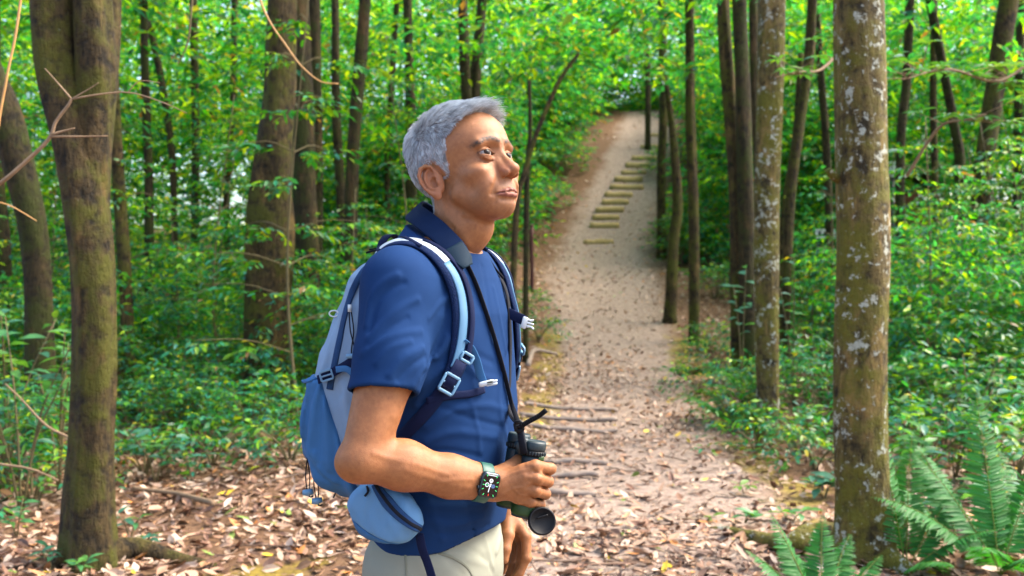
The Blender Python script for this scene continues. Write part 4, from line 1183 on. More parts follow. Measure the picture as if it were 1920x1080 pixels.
def nets(f, lo, hi, h, relax=1, project=2, B=8, slack=1.7):
    """mesh the zero surface of f inside a box with cell size h"""
    lo = np.asarray(lo, float); hi = np.asarray(hi, float)
    nb = np.ceil((hi - lo) / (h * B)).astype(int)
    n = nb * B + 1
    gi = np.stack(np.meshgrid(*[np.arange(k) for k in nb], indexing='ij'), -1).reshape(-1, 3)
    ctr = (lo + (gi + .5) * h * B).astype(F32)
    dc = par(f, ctr)
    act = np.abs(dc) < h * B * .87 * slack
    vol = np.repeat(np.repeat(np.repeat(dc.reshape(nb), B, 0), B, 1), B, 2).astype(F32)
    vol = np.pad(vol, ((0, 1), (0, 1), (0, 1)), mode='edge')
    ai = gi[act]
    loc = np.stack(np.meshgrid(*[np.arange(B + 1)] * 3, indexing='ij'), -1).reshape(-1, 3)
    step = max(1, 1500000 // len(loc))
    for s in range(0, len(ai), step):
        idx = (ai[s:s + step, None] * B + loc[None]).reshape(-1, 3)
        vol[idx[:, 0], idx[:, 1], idx[:, 2]] = par(f, (lo + idx * h).astype(F32))
    S = vol < 0
    c = [S[i:n[0] - 1 + i, j:n[1] - 1 + j, k:n[2] - 1 + k] for i in (0, 1) for j in (0, 1) for k in (0, 1)]
    tot = sum(x.astype(np.int8) for x in c)
    cells = np.argwhere((tot > 0) & (tot < 8))
    cid = np.full(tuple(n - 1), -1, np.int32)
    cid[cells[:, 0], cells[:, 1], cells[:, 2]] = np.arange(len(cells))
    off = np.array([(i, j, k) for i in (0, 1) for j in (0, 1) for k in (0, 1)])
    vals = np.stack([vol[cells[:, 0] + o[0], cells[:, 1] + o[1], cells[:, 2] + o[2]] for o in off], 1)
    acc = np.zeros((len(cells), 3)); cnt = np.zeros(len(cells))
    for a in range(8):
        for b in range(a + 1, 8):
            if np.abs(off[a] - off[b]).sum() != 1: continue
            va, vb = vals[:, a], vals[:, b]
            m = (va < 0) != (vb < 0)
            t = np.where(m, va / np.where(m, va - vb, 1), 0)
            acc += np.where(m[:, None], off[a] + (off[b] - off[a]) * t[:, None], 0); cnt += m
    V = lo + (cells + acc / cnt[:, None]) * h
    F = []
    for ax in range(3):
        s0 = [slice(None)] * 3; s1 = [slice(None)] * 3
        s0[ax] = slice(0, n[ax] - 1); s1[ax] = slice(1, n[ax])
        A, Bs = S[tuple(s0)], S[tuple(s1)]
        e = np.argwhere(A != Bs)
        u, v = [(1, 2), (2, 0), (0, 1)][ax]
        ok = (e[:, u] > 0) & (e[:, v] > 0) & (e[:, u] < n[u] - 1) & (e[:, v] < n[v] - 1)
        e = e[ok]
        def cell(du, dv):
            q = e.copy(); q[:, u] -= du; q[:, v] -= dv
            return cid[q[:, 0], q[:, 1], q[:, 2]]
        q = np.stack([cell(1, 1), cell(0, 1), cell(0, 0), cell(1, 0)], 1)
        inside = A[e[:, 0], e[:, 1], e[:, 2]]
        q[~inside] = q[~inside][:, ::-1]
        F.append(q)
    F = np.concatenate(F); F = F[(F >= 0).all(1)]
    if relax:
        for _ in range(relax):
            s = np.zeros_like(V); k = np.zeros(len(V))
            for a in range(4):
                b = (a + 1) % 4
                np.add.at(s, F[:, a], V[F[:, b]]); np.add.at(k, F[:, a], 1)
                np.add.at(s, F[:, b], V[F[:, a]]); np.add.at(k, F[:, b], 1)
            V = .5 * V + .5 * s / np.maximum(k, 1)[:, None]
    V = V.astype(F32)
    for _ in range(project):
        d = par(f, V); g = grad(f, V, h * .3, d)
        st = (d / np.maximum((g * g).sum(-1), .05))[:, None] * g
        l = np.linalg.norm(st, axis=1, keepdims=True)
        V = V - st * np.minimum(1, h * .8 / np.maximum(l, 1e-9))
    return V, F
# ------------------------------------------------------------------ the hiker
# head frame: x forward, y left, z up, origin level with the eyes above the ear canal (millimetres)
HY, HP = radians(38), radians(14.5)
HEAD_O = np.array([-.0905, 1.95, 1.6135])
_fx = np.array([cos(HY) * cos(HP), -sin(HY) * cos(HP), sin(HP)])
_fy = np.array([sin(HY), cos(HY), 0.])
_fz = np.cross(_fx, _fy)
HR = np.stack([_fx, _fy, _fz], 1)               # columns: head axes in the world
def h2w(p): return HEAD_O + (np.asarray(p, float) / 1000) @ HR.T
def w2h(p): return ((p - HEAD_O.astype(F32)) @ HR.astype(F32)) * F32(1000)
# torso frame: a forward, b to his right, z up
TY = radians(22)
TC = np.array([-.134, 1.97, 0.])
TF = np.array([cos(TY), -sin(TY), 0.]); TR = np.array([-sin(TY), -cos(TY), 0.])
def t2w(a, b, z): return TC + np.multiply.outer(np.asarray(a, float), TF) + np.multiply.outer(np.asarray(b, float), TR) + np.multiply.outer(np.asarray(z, float), [0, 0, 1.])
def w2t(p):
    q = p - TC.astype(F32)
    return q @ TF.astype(F32), q @ TR.astype(F32), q[:, 2]

def mir(p, s): return np.asarray(p, float) * [1, s, 1]

EYE = np.array([75.5, -32.0, 0.])               # near eye (his right), mirrored for the other
EAR_C = np.array([-25., -79., -25.])

def f_ear(q):
    """one ear, for the side y<0; q in head millimetres"""
    # local frame: s forward along the head, t up (tilted back), n outwards
    tilt = radians(12); flare = radians(24)
    t = np.array([-sin(tilt), 0, cos(tilt)]); s0 = np.array([cos(tilt), 0, sin(tilt)]); n0 = np.array([0, -1., 0])
    s = s0 * cos(flare) + n0 * -sin(flare) * -1 * 0 + n0 * (-sin(flare))
    s = norm(s0 * cos(flare) - n0 * sin(flare)); n = norm(np.cross(s, t)); n = n if n[1] < 0 else -n
    R = np.stack([s, n, t], 1).astype(F32)
    u = (q - EAR_C.astype(F32)) @ R
    L = lambda pts: [np.array([a, c, b]) for a, b, c in pts]       # (s, t, n)
    plate = ell(u, (0, 0, 2), (17, 4.2, 29))
    rim = chain(u, L([(13, 2, 2), (13, 14, 3), (9, 25, 5), (0, 31, 6.5), (-10, 29, 7.5), (-17, 18, 8), (-18, 4, 7.5), (-15, -10, 6), (-9, -22, 4), (-2, -29, 3)]), [2.6, 3.2, 3.8, 4.0, 4.2, 4.0, 3.6, 3.4, 3.8, 5.5], 2)
    lobe = ell(u, (2, 2.5, -31), (8.5, 4.2, 10.5))
    anti = chain(u, L([(2, 22, 3.5), (-5, 17, 5.5), (-9.5, 6, 6.5), (-9, -6, 6.5), (-4, -16, 5.5), (3, -20, 5)]), [2, 2.6, 3, 3, 3, 3.2], 2)
    tragus = ell(u, (13, 4, -8), (4.2, 4, 6.5))
    root = ell(u, (10, -3, -4), (12, 9, 25))
    d = smin(plate, rim, 3); d = smin(d, anti, 3.5); d = smin(d, lobe, 5); d = smin(d, root, 5)
    d = smax(d, -ell(u, (4, 6.5, -6), (8.0, 8.5, 11.5)), 3)
    d = smax(d, -ell(u, (3, 6, 14), (6.5, 4.0, 7)), 3)
    d = smax(d, -chain(u, L([(7, 22, 7), (-4, 25, 8.5), (-12.5, 15, 9.5), (-13.5, 0, 9.5), (-11, -12, 8.5)]), [2, 2.3, 2.4, 2.2, 1.8]), 2)
    d = smin(d, tragus, 3)
    return d

def head_mm(p):
    """head surface in head millimetres; p (n,3) float32"""
    ay = np.abs(p[:, 1]); q = p.copy(); q[:, 1] = -ay          # fold to his right side (y<0)
    d = ell(q, (-18, 0, 36), (109, 78, 92))
    d = smin(d, ell(q, (33, 0, 34), (63, 63, 58)), 20)
    d = smin(d, ell(q, (36, 0, -46), (55, 59, 70)), 26)
    d = smin(d, ell(q, (58, -47, -34), (26, 18, 15)), 18)      # cheekbone
    d = smin(d, ell(q, (55, -34, -62), (29, 22, 31)), 18)      # cheek
    d = smin(d, cone(q, (12, -49, -62), (61, -15, -98), 15, 15), 24)   # jaw
    d = smin(d, ell(q, (65, 0, -97), (21, 25, 16)), 16)       # chin
    d = smin(d, ell(q, (74, 0, -74), (22, 28, 25)), 16)        # muzzle
    d = smin(d, cone(q, (91, -12, 22), (79, -46, 19), 8.5, 8), 12)      # brow
    d = smin(d, ell(q, (26, 0, -84), (38, 36, 22)), 16)        # under the chin
    # eye socket
    d = smax(d, -ell(q, (99, -32, 2), (15, 18, 15)), 13)
    # nose
    nose = chain(q, [(89, 0, 16), (92, 0, -2), (105, 0, -25), (111.5, 0, -36)], [6.5, 5.4, 7.4, 9.6], 7)
    nose = smin(nose, ell(q, (110.8, 0, -38), (12, 11.6, 9.8)), 7)
    nose = smin(nose, cone(q, (82, -7, -6), (95, -10, -36), 6.5, 9.5), 10)
    nose = smin(nose, ell(q, (101, -13.5, -43.5), (11.5, 6.2, 7.8)), 5)
    nose = smin(nose, ell(q, (106, 0, -47), (8.5, 4, 4.8)), 5)
    d = smin(d, nose, 8)
    d = smax(d, -ell(q, (106.0, -8.2, -51.5), (8.2, 4.6, 5.2)), 2.5)      # nostril
    d = stroke(q, d, [(107, -21, -36), (100, -23.0, -42), (94, -21.5, -50)], 2.2, -1.3)    # wing crease
    # mouth
    up = chain(q, [(84, -28, -79.5), (94.5, -14, -76.6), (98.4, -4, -75.0), (98.2, 0, -75.4)], [1.6, 2.8, 3.4, 3.2], 4)
    lo = chain(q, [(84, -27, -80.5), (93, -13, -83.4), (96.4, 0, -84.4)], [1.6, 3.8, 4.5], 4)
    d = smin(d, up, 6); d = smin(d, lo, 6)
    d = stroke(q, d, [(82, -34, -80.2), (93, -18, -79.4), (101.0, -6, -79.0), (102.0, 0, -79.4)], 1.9, -2.8)
    d = dab(q, d, (83, -33, -80.4), (5, 4, 5), -1.8)
    d = stroke(q, d, [(97, 0, -94), (93, -14, -93), (87, -22, -90)], 5, -3.0)      # below the lower lip
    d = stroke(q, d, [(105, 0, -56), (102, 0, -67)], 3, -1.0)                        # philtrum
    d = stroke(q, d, [(98, -24, -45), (91, -33, -60), (80, -39, -80)], 4.2, -4.2)    # nasolabial fold
    d = stroke(q, d, [(95, -31, -45), (88, -39, -60)], 6, 2.0)
    d = stroke(q, d, [(85, -31, -84), (79, -34, -96)], 3.5, -1.5)
    d = dab(q, d, (52, -56, -62), (15, 11, 16), -4.0)                                # hollow of the cheek
    # lids over the eyeball
    e = q - EYE.astype(F32)
    sph = np.sqrt((e * e).sum(-1))
    lid = sph - 14.7
    d = smin(d, np.where(e[:, 0] > -2, lid, 99), 3.0)
    u = e[:, 1] / 17.0                                          # -1 outer corner, +1 inner corner
    bend = np.clip(1 - u * u, 0, 1)
    top = 5.3 * bend ** .75 - .9 * u; bot = -5.0 * bend ** .75 - .9 * u
    gap = np.maximum(e[:, 2] - top, bot - e[:, 2]) + np.where(np.abs(u) > 1, 3.0 * (np.abs(u) - 1), 0)
    m = (e[:, 0] > 1) & (sph < 24)
    d = np.where(m, smax(d, -gap, 1.0), d)
    d = smin(d, np.where(m, sph - 12.2, 99), .5)                # socket floor just behind the eyeball
    us = [(-18, .5), (-10, 9.4), (0, 11.8), (9, 10.4), (16, 5.0)]
    cr = lambda y, z, r: EYE + np.array([sqrt(max(r * r - y * y * .8 - z * z, 4)), y, z])
    d = stroke(q, d, [cr(y, z, 15.4) for y, z in us], 1.6, -1.8)                     # upper lid crease
    bag = [(-15, -8), (-8, -12.5), (2, -13.5), (10, -10)]
    d = stroke(q, d, [cr(y, z, 17) for y, z in bag], 3.0, 1.7)
    d = stroke(q, d, [cr(y, z - 5.0, 19) for y, z in bag], 2.0, -1.8)
    for k in range(3):
        d = stroke(q, d, [(72 - 1, -52, -2 - 3 * k), (66, -58 - k, 1 - 6 * k)], 1.3, -1.1)   # crow's feet
    for z in (44, 54, 64):                                     # forehead lines
        d = stroke(q, d, [(95 - (z - 40) * .25, 0, z), (88 - (z - 40) * .25, -26, z + 2), (76, -44, z - 3)], 2.0, -.8)
    d = stroke(q, d, [(98, -5, 14), (98, -5.5, 24)], 1.8, -.8)
    # ears on both sides
    m = (q[:, 1] < -52) & (q[:, 0] > -62) & (q[:, 0] < 30) & (q[:, 2] > -95) & (q[:, 2] < 22)
    if m.any():
        d = d.copy(); d[m] = smin(d[m], f_ear(q[m]), 3)
    return d

NECK = [np.array(h2w((-26, 0, -40))), np.array(h2w((-30, 0, -105))), np.array([-.176, 1.987, 1.40])]
def f_head(p):
    d = head_mm(w2h(p)) / F32(1000)
    n = chain(p, NECK, [.057, .053, .064], .02)
    d = smin(d, n, .011)
    a = h2w((-28, -66, -52)); b = np.array([-.062, 1.90, 1.425])
    d = stroke(p, d, [a, (a + b) / 2 + [0, -.004, 0], b], .012, .004)          # neck muscle
    for k, (s0, e0) in enumerate([((798, 378), (850, 428)), ((797, 390), (838, 425)), ((850, 402), (905, 418))]):
        d = stroke(p, d, [P(*s0, 1.905), P((s0[0] + e0[0]) / 2, (s0[1] + e0[1]) / 2 + 2, 1.893), P(*e0, 1.895)], .0035, -.0022)
    return d

# ---- arms and hands
SH_R = t2w(-.005, .185, 1.392); EL_R = P(680, 862, 1.70); WR_R = P(924, 908, 1.795)
SH_L = t2w(-.005, -.185, 1.392); EL_L = t2w(-.02, -.235, 1.10); WR_L = P(946, 948, 2.12)
HR_M = [P(1004, 874, 1.786), P(1007, 897, 1.780), P(1003, 920, 1.785), P(995, 941, 1.795)]
HR_P = [P(1032, 879, 1.812), P(1027, 903, 1.812), P(1022, 926, 1.816), P(1013, 946, 1.820)]
HR_D = [P(1026, 882, 1.846), P(1021, 906, 1.849), P(1016, 929, 1.849), P(1007, 948, 1.847)]
HR_T = [P(1008, 884, 1.859), P(1004, 908, 1.862), P(1000, 930, 1.861), P(993, 949, 1.858)]
HL_M = [P(986, 1006, 2.085), P(979, 1016, 2.108), P(968, 1020, 2.13), P(957, 1016, 2.15)]
HL_P = [P(987, 1046, 2.075), P(976, 1058, 2.095), P(963, 1058, 2.115), P(952, 1048, 2.14)]
HL_D = [P(975, 1074, 2.072), P(964, 1088, 2.09), P(952, 1085, 2.11), P(943, 1070, 2.135)]
HL_T = [P(960, 1088, 2.075), P(948, 1102, 2.09), P(938, 1098, 2.11), P(932, 1082, 2.13)]

def f_hand(p, W, Mc, Pp, D, T, thumb, flat):
    d = None
    for k in range(4):
        s = [1, 1.03, 1, .88][k]
        b = chain(p, [W * .72 + Mc[k] * .28, W * .3 + Mc[k] * .7, Mc[k]], [.0155, .0135, .0115 * s], .004)
        d = b if d is None else smin(d, b, .012)
    for k in range(4):
        s = [1, 1.03, .98, .86][k]
        f = chain(p, [Mc[k], Pp[k], D[k], T[k]], [.0112 * s, .0098 * s, .0086 * s, .0074 * s], .003)
        f = smin(f, np.sqrt(((p - Pp[k].astype(F32)) ** 2).sum(-1)) - .0101 * s, .004)
        d = smin(d, f, .0035)
    th = chain(p, thumb, [.016, .0125, .0105, .0085], .006)
    d = smin(d, th, .009)
    return d

THUMB_R = [P(948, 884, 1.81), P(972, 866, 1.838), P(996, 868, 1.862), P(1014, 872, 1.870)]
THUMB_L = [P(953, 972, 2.10), P(953, 1003, 2.07), P(948, 1030, 2.055), P(946, 1050, 2.05)]
def f_arm_r(p):
    d = chain(p, [SH_R, SH_R * .5 + EL_R * .5 + np.array([.013, 0, 0]), EL_R], [.055, .051, .038], .02)
    A1 = EL_R * .70 + WR_R * .30; A2 = EL_R * .34 + WR_R * .66
    fo = chain(p, [EL_R, A1 + [0, 0, .004], A2, WR_R], [.036, .0400, .033, .0250], .025)
    fo = smin(fo, chain(p, [A2 + [0, 0, .008], WR_R + [0, 0, .0085]], [.029, .0225]), .01)
    fo = smin(fo, chain(p, [A2 - [0, 0, .008], WR_R - [0, 0, .0085]], [.029, .0225]), .01)
    d = smin(d, fo, .016)
    d = smin(d, ell(p, P(656, 868, 1.705), (.019, .022, .020)), .03)                    # elbow point
    hnd = f_hand(p, WR_R, HR_M, HR_P, HR_D, HR_T, THUMB_R, None)
    d = smin(d, hnd, .016)
    return d
_veins = []
def f_arm_r_detail(p):
    d = f_arm_r(p)
    for pts, s, a in _veins: d = stroke(p, d, pts, s, a)
    return d
def _vein(pix, s, a):
    x = np.array(pix, float); _veins.append((see(f_arm_r, x[:, 0], x[:, 1], 1.4).astype(F32), s, a))
for pix, s, a in [
    ([(933, 930), (948, 924), (962, 916), (980, 914), (992, 906)], .0022, .0013),
    ([(962, 916), (972, 926), (985, 930), (996, 924)], .0020, .0011),
    ([(940, 900), (955, 890), (972, 884), (990, 880)], .0026, .0010),
    ([(948, 946), (965, 942), (985, 944)], .0022, .0009),
    ([(700, 850), (740, 862), (790, 874), (840, 890)], .006, .0012),
    ([(820, 905), (850, 900), (885, 900)], .004, .0010),
    ([(980, 868), (990, 872), (1000, 874)], .005, .0014), ([(985, 893), (998, 896), (1008, 898)], .005, .0016), ([(985, 918), (996, 920), (1004, 921)], .005, .0014),
    ([(1002, 885), (1016, 890), (1024, 891)], .0024, -.0022), ([(1000, 909), (1014, 914), (1022, 914)], .0024, -.0022), ([(994, 931), (1006, 936), (1014, 936)], .0024, -.0022),
    ([(756, 808), (742, 822)], .004, -.0014), ([(770, 830), (820, 848), (880, 872)], .006, -.0010), ([(760, 880), (820, 900), (880, 915)], .006, .0012),
    ([(690, 760), (684, 800), (676, 830)], .012, -.0014), ([(740, 780), (748, 800)], .01, .001)]:
    _vein(pix, s, a)

def f_arm_l(p):
    d = chain(p, [SH_L, EL_L, EL_L * .6 + WR_L * .4, WR_L], [.060, .044, .042, .027], .02)
    d = smin(d, f_hand(p, WR_L, HL_M, HL_P, HL_D, HL_T, THUMB_L, None), .014)
    return d

# ---- torso under the shirt, and the shirt over it
_tz = np.array([.60, .80, .88, .96, 1.05, 1.15, 1.25, 1.33, 1.40, 1.445, 1.475, 1.50, 1.53])
_td = np.array([.110, .108, .108, .115, .120, .120, .118, .115, .104, .090, .075, .066, .063])
_tw = np.array([.170, .172, .170, .168, .166, .168, .174, .180, .170, .126, .090, .072, .066])
_tc = np.array([-.014, -.014, -.012, .000, .011, .012, .008, .002, -.008, -.014, -.012, -.006, .0])
def f_torso(p):
    a, b, z = w2t(p)
    da = np.interp(z, _tz, _td).astype(F32); dw = np.interp(z, _tz, _tw).astype(F32); ca = np.interp(z, _tz, _tc).astype(F32)
    u = (a - ca) / da; v = b / dw
    k0 = np.sqrt(u * u + v * v); k1 = np.sqrt((u / da) ** 2 + (v / dw) ** 2)
    d = k0 * (k0 - 1) / np.maximum(k1, 1e-6)
    for s in (-1, 1):
        d = smin(d, cone(p, t2w(-.010, s * .09, 1.400), t2w(-.002, s * .176, 1.380), .054, .055), .05)
    return d

CUFF_R = SH_R * .36 + EL_R * .64; AX_R = norm(EL_R - SH_R)
CUFF_L = SH_L * .40 + EL_L * .60; AX_L = norm(EL_L - SH_L)
def f_shirt_base(p):
    d = f_torso(p) - F32(.006)
    sl = chain(p, [SH_R, SH_R * .55 + EL_R * .45 + np.array([.016, 0, 0]), SH_R * .3 + EL_R * .7 + np.array([.012, 0, 0])], [.064, .0630, .0625], .02)
    pl = (p - CUFF_R.astype(F32)) @ norm(AX_R + np.array([.12, 0, 0.])).astype(F32)
    sl = smax(sl, pl, .006)
    sl2 = chain(p, [SH_L, SH_L * .3 + EL_L * .7], [.066, .068])
    sl2 = smax(sl2, (p - CUFF_L.astype(F32)) @ AX_L.astype(F32), .006)
    d = smin(d, sl, .030); d = smin(d, sl2, .030)
    return d
_folds = []
def _fold(pix, s, a, f=None):
    x = catmull(np.array(pix, float), max(4, len(pix) * 2)); _folds.append((see(f or f_shirt_base, x[:, 0], x[:, 1], 1.45).astype(F32), s, a))
def _c2(*pts): return [(530 + x / 3.176, 420 + y / 3.176) for x, y in pts]
for pix, s, a in [
    (_c2((500, 600), (530, 440), (600, 350), (680, 305)), .008, .0030), (_c2((520, 640), (560, 480), (640, 390), (720, 350)), .006, -.0020),
    (_c2((510, 680), (620, 570), (720, 490), (800, 450)), .007, .0026), (_c2((520, 730), (640, 620), (740, 560)), .006, -.0018),
    (_c2((480, 770), (600, 690), (720, 650), (820, 640)), .008, .0022), (_c2((560, 830), (640, 740), (760, 700)), .006, .0020),
    (_c2((640, 900), (720, 800), (830, 740)), .007, .0026), (_c2((690, 930), (770, 840), (850, 790)), .006, -.0020),
    (_c2((780, 960), (850, 850), (940, 760), (990, 680)), .009, .0034), (_c2((830, 900), (900, 760), (960, 620), (990, 500)), .008, -.0030),
    (_c2((870, 560), (930, 480), (990, 430)), .007, .0016),
    (_c2((1060, 820), (1160, 900), (1270, 930)), .008, .0018), (_c2((1000, 780), (1120, 770), (1250, 820)), .008, -.0016),
    ([(800, 800), (850, 770), (910, 760), (950, 770)], .008, .0020), ([(800, 830), (850, 810), (930, 820)], .009, .0022), ([(790, 850), (840, 845), (900, 856)], .007, -.0016),
    ([(880, 745), (895, 800), (900, 850)], .007, .0012), ([(940, 700), (935, 760), (950, 820)], .008, .0016), ([(955, 650), (945, 690), (952, 740)], .006, -.0012),
    ([(790, 945), (850, 950), (910, 945)], .010, .0026), ([(800, 975), (850, 985), (905, 970)], .008, .0018), ([(820, 1000), (870, 1000), (915, 985)], .006, -.0016), ([(800, 930), (815, 970), (830, 1010)], .009, .0020),
    ([(870, 930), (885, 970), (890, 1005)], .008, -.0016), ([(780, 760), (800, 720), (830, 690)], .008, .0022), ([(820, 760), (870, 780), (940, 800)], .007, -.0014),
    ([(905, 500), (915, 560), (925, 640)], .008, -.0012), ([(925, 540), (938, 600), (950, 660)], .007, .0012)]:
    _fold(pix, s, a)
HEM_N = norm(np.array([-.05, 0, -1.]))
def f_shirt(p):
    d = f_shirt_base(p)
    for pts, s, a in _folds: d = stroke(p, d, pts, s * .85, a * 1.5)
    m = np.abs(d) < .03
    if m.any():
        q = p[m]
        d[m] += (.0011 * vnoise(q * 24, 3) + .0016 * vnoise(q * np.array([9, 9, 14]), 8)).astype(F32)
    a, b, z = w2t(p)
    # hem: rises towards the front
    hem = .887 + np.interp(a, [-.1, .0, .06, .13], [.004, .004, .008, .040]).astype(F32)
    d = smax(d, hem - z, .004)
    # neckline
    ring = ((p - np.asarray(t2w(.010, 0, 1.468), F32)) @ norm(np.array([TF[0] * -.42, TF[1] * -.42, -1.0])).astype(F32))
    d = smax(d, -ring - .004, .003)
    # open cuffs
    for c, ax, S_, E_ in ((CUFF_R, AX_R, SH_R, EL_R), (CUFF_L, AX_L, SH_L, EL_L)):
        k = np.array([.013, 0, 0]) if S_ is SH_R else 0
        inner = cone(p, S_ * .48 + E_ * .52 + k, S_ * .1 + E_ * .9 + k, .0545, .0560)
        d = smax(d, -inner, .002)
    # open at the hem: hollow
    d = smax(d, -np.maximum(f_torso(p) + .003, z - .93), .002)
    return d

def f_trousers(p):
    a, b, z = w2t(p)
    d = None
    hipz = np.clip(z, .80, .98)
    wd = np.interp(z, [.80, .87, .91, .96], [.115, .110, .100, .096]).astype(F32); ww = wd + .052
    u = (a + .016) / wd; v = b / ww
    k0 = np.sqrt(u * u + v * v); k1 = np.sqrt((u / wd) ** 2 + (v / ww) ** 2)
    d = k0 * (k0 - 1) / np.maximum(k1, 1e-6)
    d = smax(d, z - .955, .01); d = smax(d, .78 - z, .06)
    for s in (-1, 1):
        lg = chain(p, [t2w(-.020, s * .088, .84), t2w(-.006, s * .095, .48), t2w(-.015, s * .10, .07)], [.098, .078, .062], .03)
        lg = smax(lg, .055 - z, .004)
        d = smin(d, lg, .035)
    for pts, s, am in _tfolds: d = stroke(p, d, pts, s, am)
    m = np.abs(d) < .03
    if m.any():
        q = p[m]; d[m] += (.0022 * vnoise(q * np.array([13, 13, 7]), 4) + .0012 * vnoise(q * 26, 6)).astype(F32)
    return d
_tfolds = []
_tf = []
for pix, s, a in [([(840, 1035), (880, 1050), (915, 1060)], .006, .002), ([(860, 1020), (900, 1040), (925, 1075)], .006, -.002), ([(770, 1030), (790, 1060), (800, 1080)], .01, .0025),
                  ([(700, 1030), (760, 1048), (800, 1050)], .010, .0022), ([(820, 1030), (850, 1060), (870, 1080)], .008, -.002), ([(935, 985), (938, 1010), (930, 1035)], .006, .005), ([(905, 1000), (915, 1030), (922, 1060)], .008, .003)]:
    x = np.array(pix, float); _tf.append((see(f_trousers, x[:, 0], x[:, 1], 1.5).astype(F32), s, a))
_tfolds.extend(_tf)

def skin_cols(V, headpart):
    """skin colour by place: lips, brows, stubble, scalp"""
    n = len(V); c = np.tile(np.array([.240, .098, .038]), (n, 1))
    nz = fbm(V * 60, 3, 5)[:, None]
    c *= 1 + .07 * nz
    c *= 1 + .15 * vnoise(V * 200, 9)[:, None] * np.array([.7, 1, 1.1]) + .06 * vnoise(V * 520, 19)[:, None]
    spots = np.clip((vnoise(V * 130, 29) - .62) / .2, 0, 1)[:, None]; c *= 1 - .14 * spots
    if not headpart:
        c *= np.array([.98, .95, .90])
        return c
    q = w2h(V.astype(F32)).astype(float); f = q.copy(); f[:, 1] = -np.abs(f[:, 1])
    def blend(w, col):
        nonlocal c
        w = np.clip(w, 0, 1)[:, None]; c = c * (1 - w) + np.asarray(col) * w
    G = lambda ctr, r: np.exp(-(((f - np.array(ctr)) / np.array(r)) ** 2).sum(1))
    blend(.45 * G((105, -8, -38), (18, 20, 16)), (.29, .10, .056))
    blend(.35 * G((72, -44, -40), (26, 20, 20)), (.30, .12, .055))
    blend(.40 * G((88, 0, 45), (30, 60, 30)), (.31, .145, .068))
    # stubble shadow
    st = np.maximum(G((97, -10, -66), (16, 22, 8)), np.maximum(G((84, -8, -105), (26, 30, 17)), G((45, -45, -88), (34, 26, 24))))
    blend(.42 * st * (1 + .5 * vnoise(V * 500, 3)), (.125, .068, .043))
    blend(.45 * G((76, -33, -15), (16, 17, 6)), (.16, .068, .036))
    blend(.40 * G((86, -14, 2), (14, 8, 12)), (.16, .068, .036))
    lipu = line_dist(f.astype(F32), [(88, -24, -78.5), (96, -13, -76), (100, -4, -74), (100, 0, -74.6)])
    lipl = line_dist(f.astype(F32), [(88, -24, -80.5), (95, -12, -83.5), (98, 0, -85)])
    lw = np.clip((5.6 - np.minimum(lipu * 1.15, lipl)) / 1.6, 0, 1) * (f[:, 0] > 80)
    blend(lw * .8, (.17, .052, .042))
    ml = line_dist(f.astype(F32), [(82, -33, -80.2), (93, -18, -79.4), (101, -6, -79.0), (102, 0, -79.4)])
    blend(.75 * np.clip((1.7 - ml) / 1.0, 0, 1), (.09, .03, .025))
    fy = f.copy(); fy[:, 0] = 0
    br = np.where(f[:, 0] > 50, line_dist(fy.astype(F32), [(0, -11, 22), (0, -26, 27), (0, -42, 25), (0, -53, 17)]), 99)
    blend(.95 * np.clip((6.2 - br) / 3.5, 0, 1) * (.75 + .5 * vnoise(V * 420, 7)), (.035, .022, .016))
    ear = (f[:, 1] < -66) & (f[:, 0] > -54) & (f[:, 0] < 1) & (f[:, 2] > -72) & (f[:, 2] < 2)
    blend(.35 * ear, (.29, .095, .048))
    hm = hair_mask(q)
    blend(.85 * np.clip(hm / 7, 0, 1), (.30, .30, .32))
    e = f - EYE; sp = np.sqrt((e ** 2).sum(1)); uu = e[:, 1] / 17.; bd = np.clip(1 - uu * uu, 0, 1)
    gp = np.maximum(e[:, 2] - (5.3 * bd ** .75 - .9 * uu), (-5.0 * bd ** .75 - .9 * uu) - e[:, 2])
    blend(.8 * np.clip((1.9 - np.abs(gp)) / 1.0, 0, 1) * (sp < 17) * np.where(e[:, 2] > 0, 1, .45), (.06, .03, .022))
    # moles
    for m in ((66, -56, -4), (60, -58, -30)):
        blend((((f - np.array(m)) ** 2).sum(1) < 1.6 ** 2) * .8, (.12, .06, .04))
    return np.clip(c, 0, 1)

def hair_mask(q):
    """millimetres inside the hairline (negative outside)"""
    x, y, z = q[:, 0], np.abs(q[:, 1]), q[:, 2]
    xl = np.interp(z, [-100, -84, -72, -32, -30, -22, -6, 16, 45, 62, 72, 82, 94, 112], [-92, -68, -58, -40, -38, 4, 14, 20, 27, 38, 50, 64, 72, 78])
    xl = xl + 10 * np.exp(-(y / 22) ** 2) * np.clip((z - 70) / 15, 0, 1) + 3 * vnoise(q * .12, 4)
    m = np.minimum(xl - x, (z + 84) * .8)
    ear = np.sqrt(((x + 27) / 25.) ** 2 + ((z + 25) / 38.) ** 2)
    m = np.where((y > 62), np.minimum(m, (ear - 1) * 24), m)
    return m

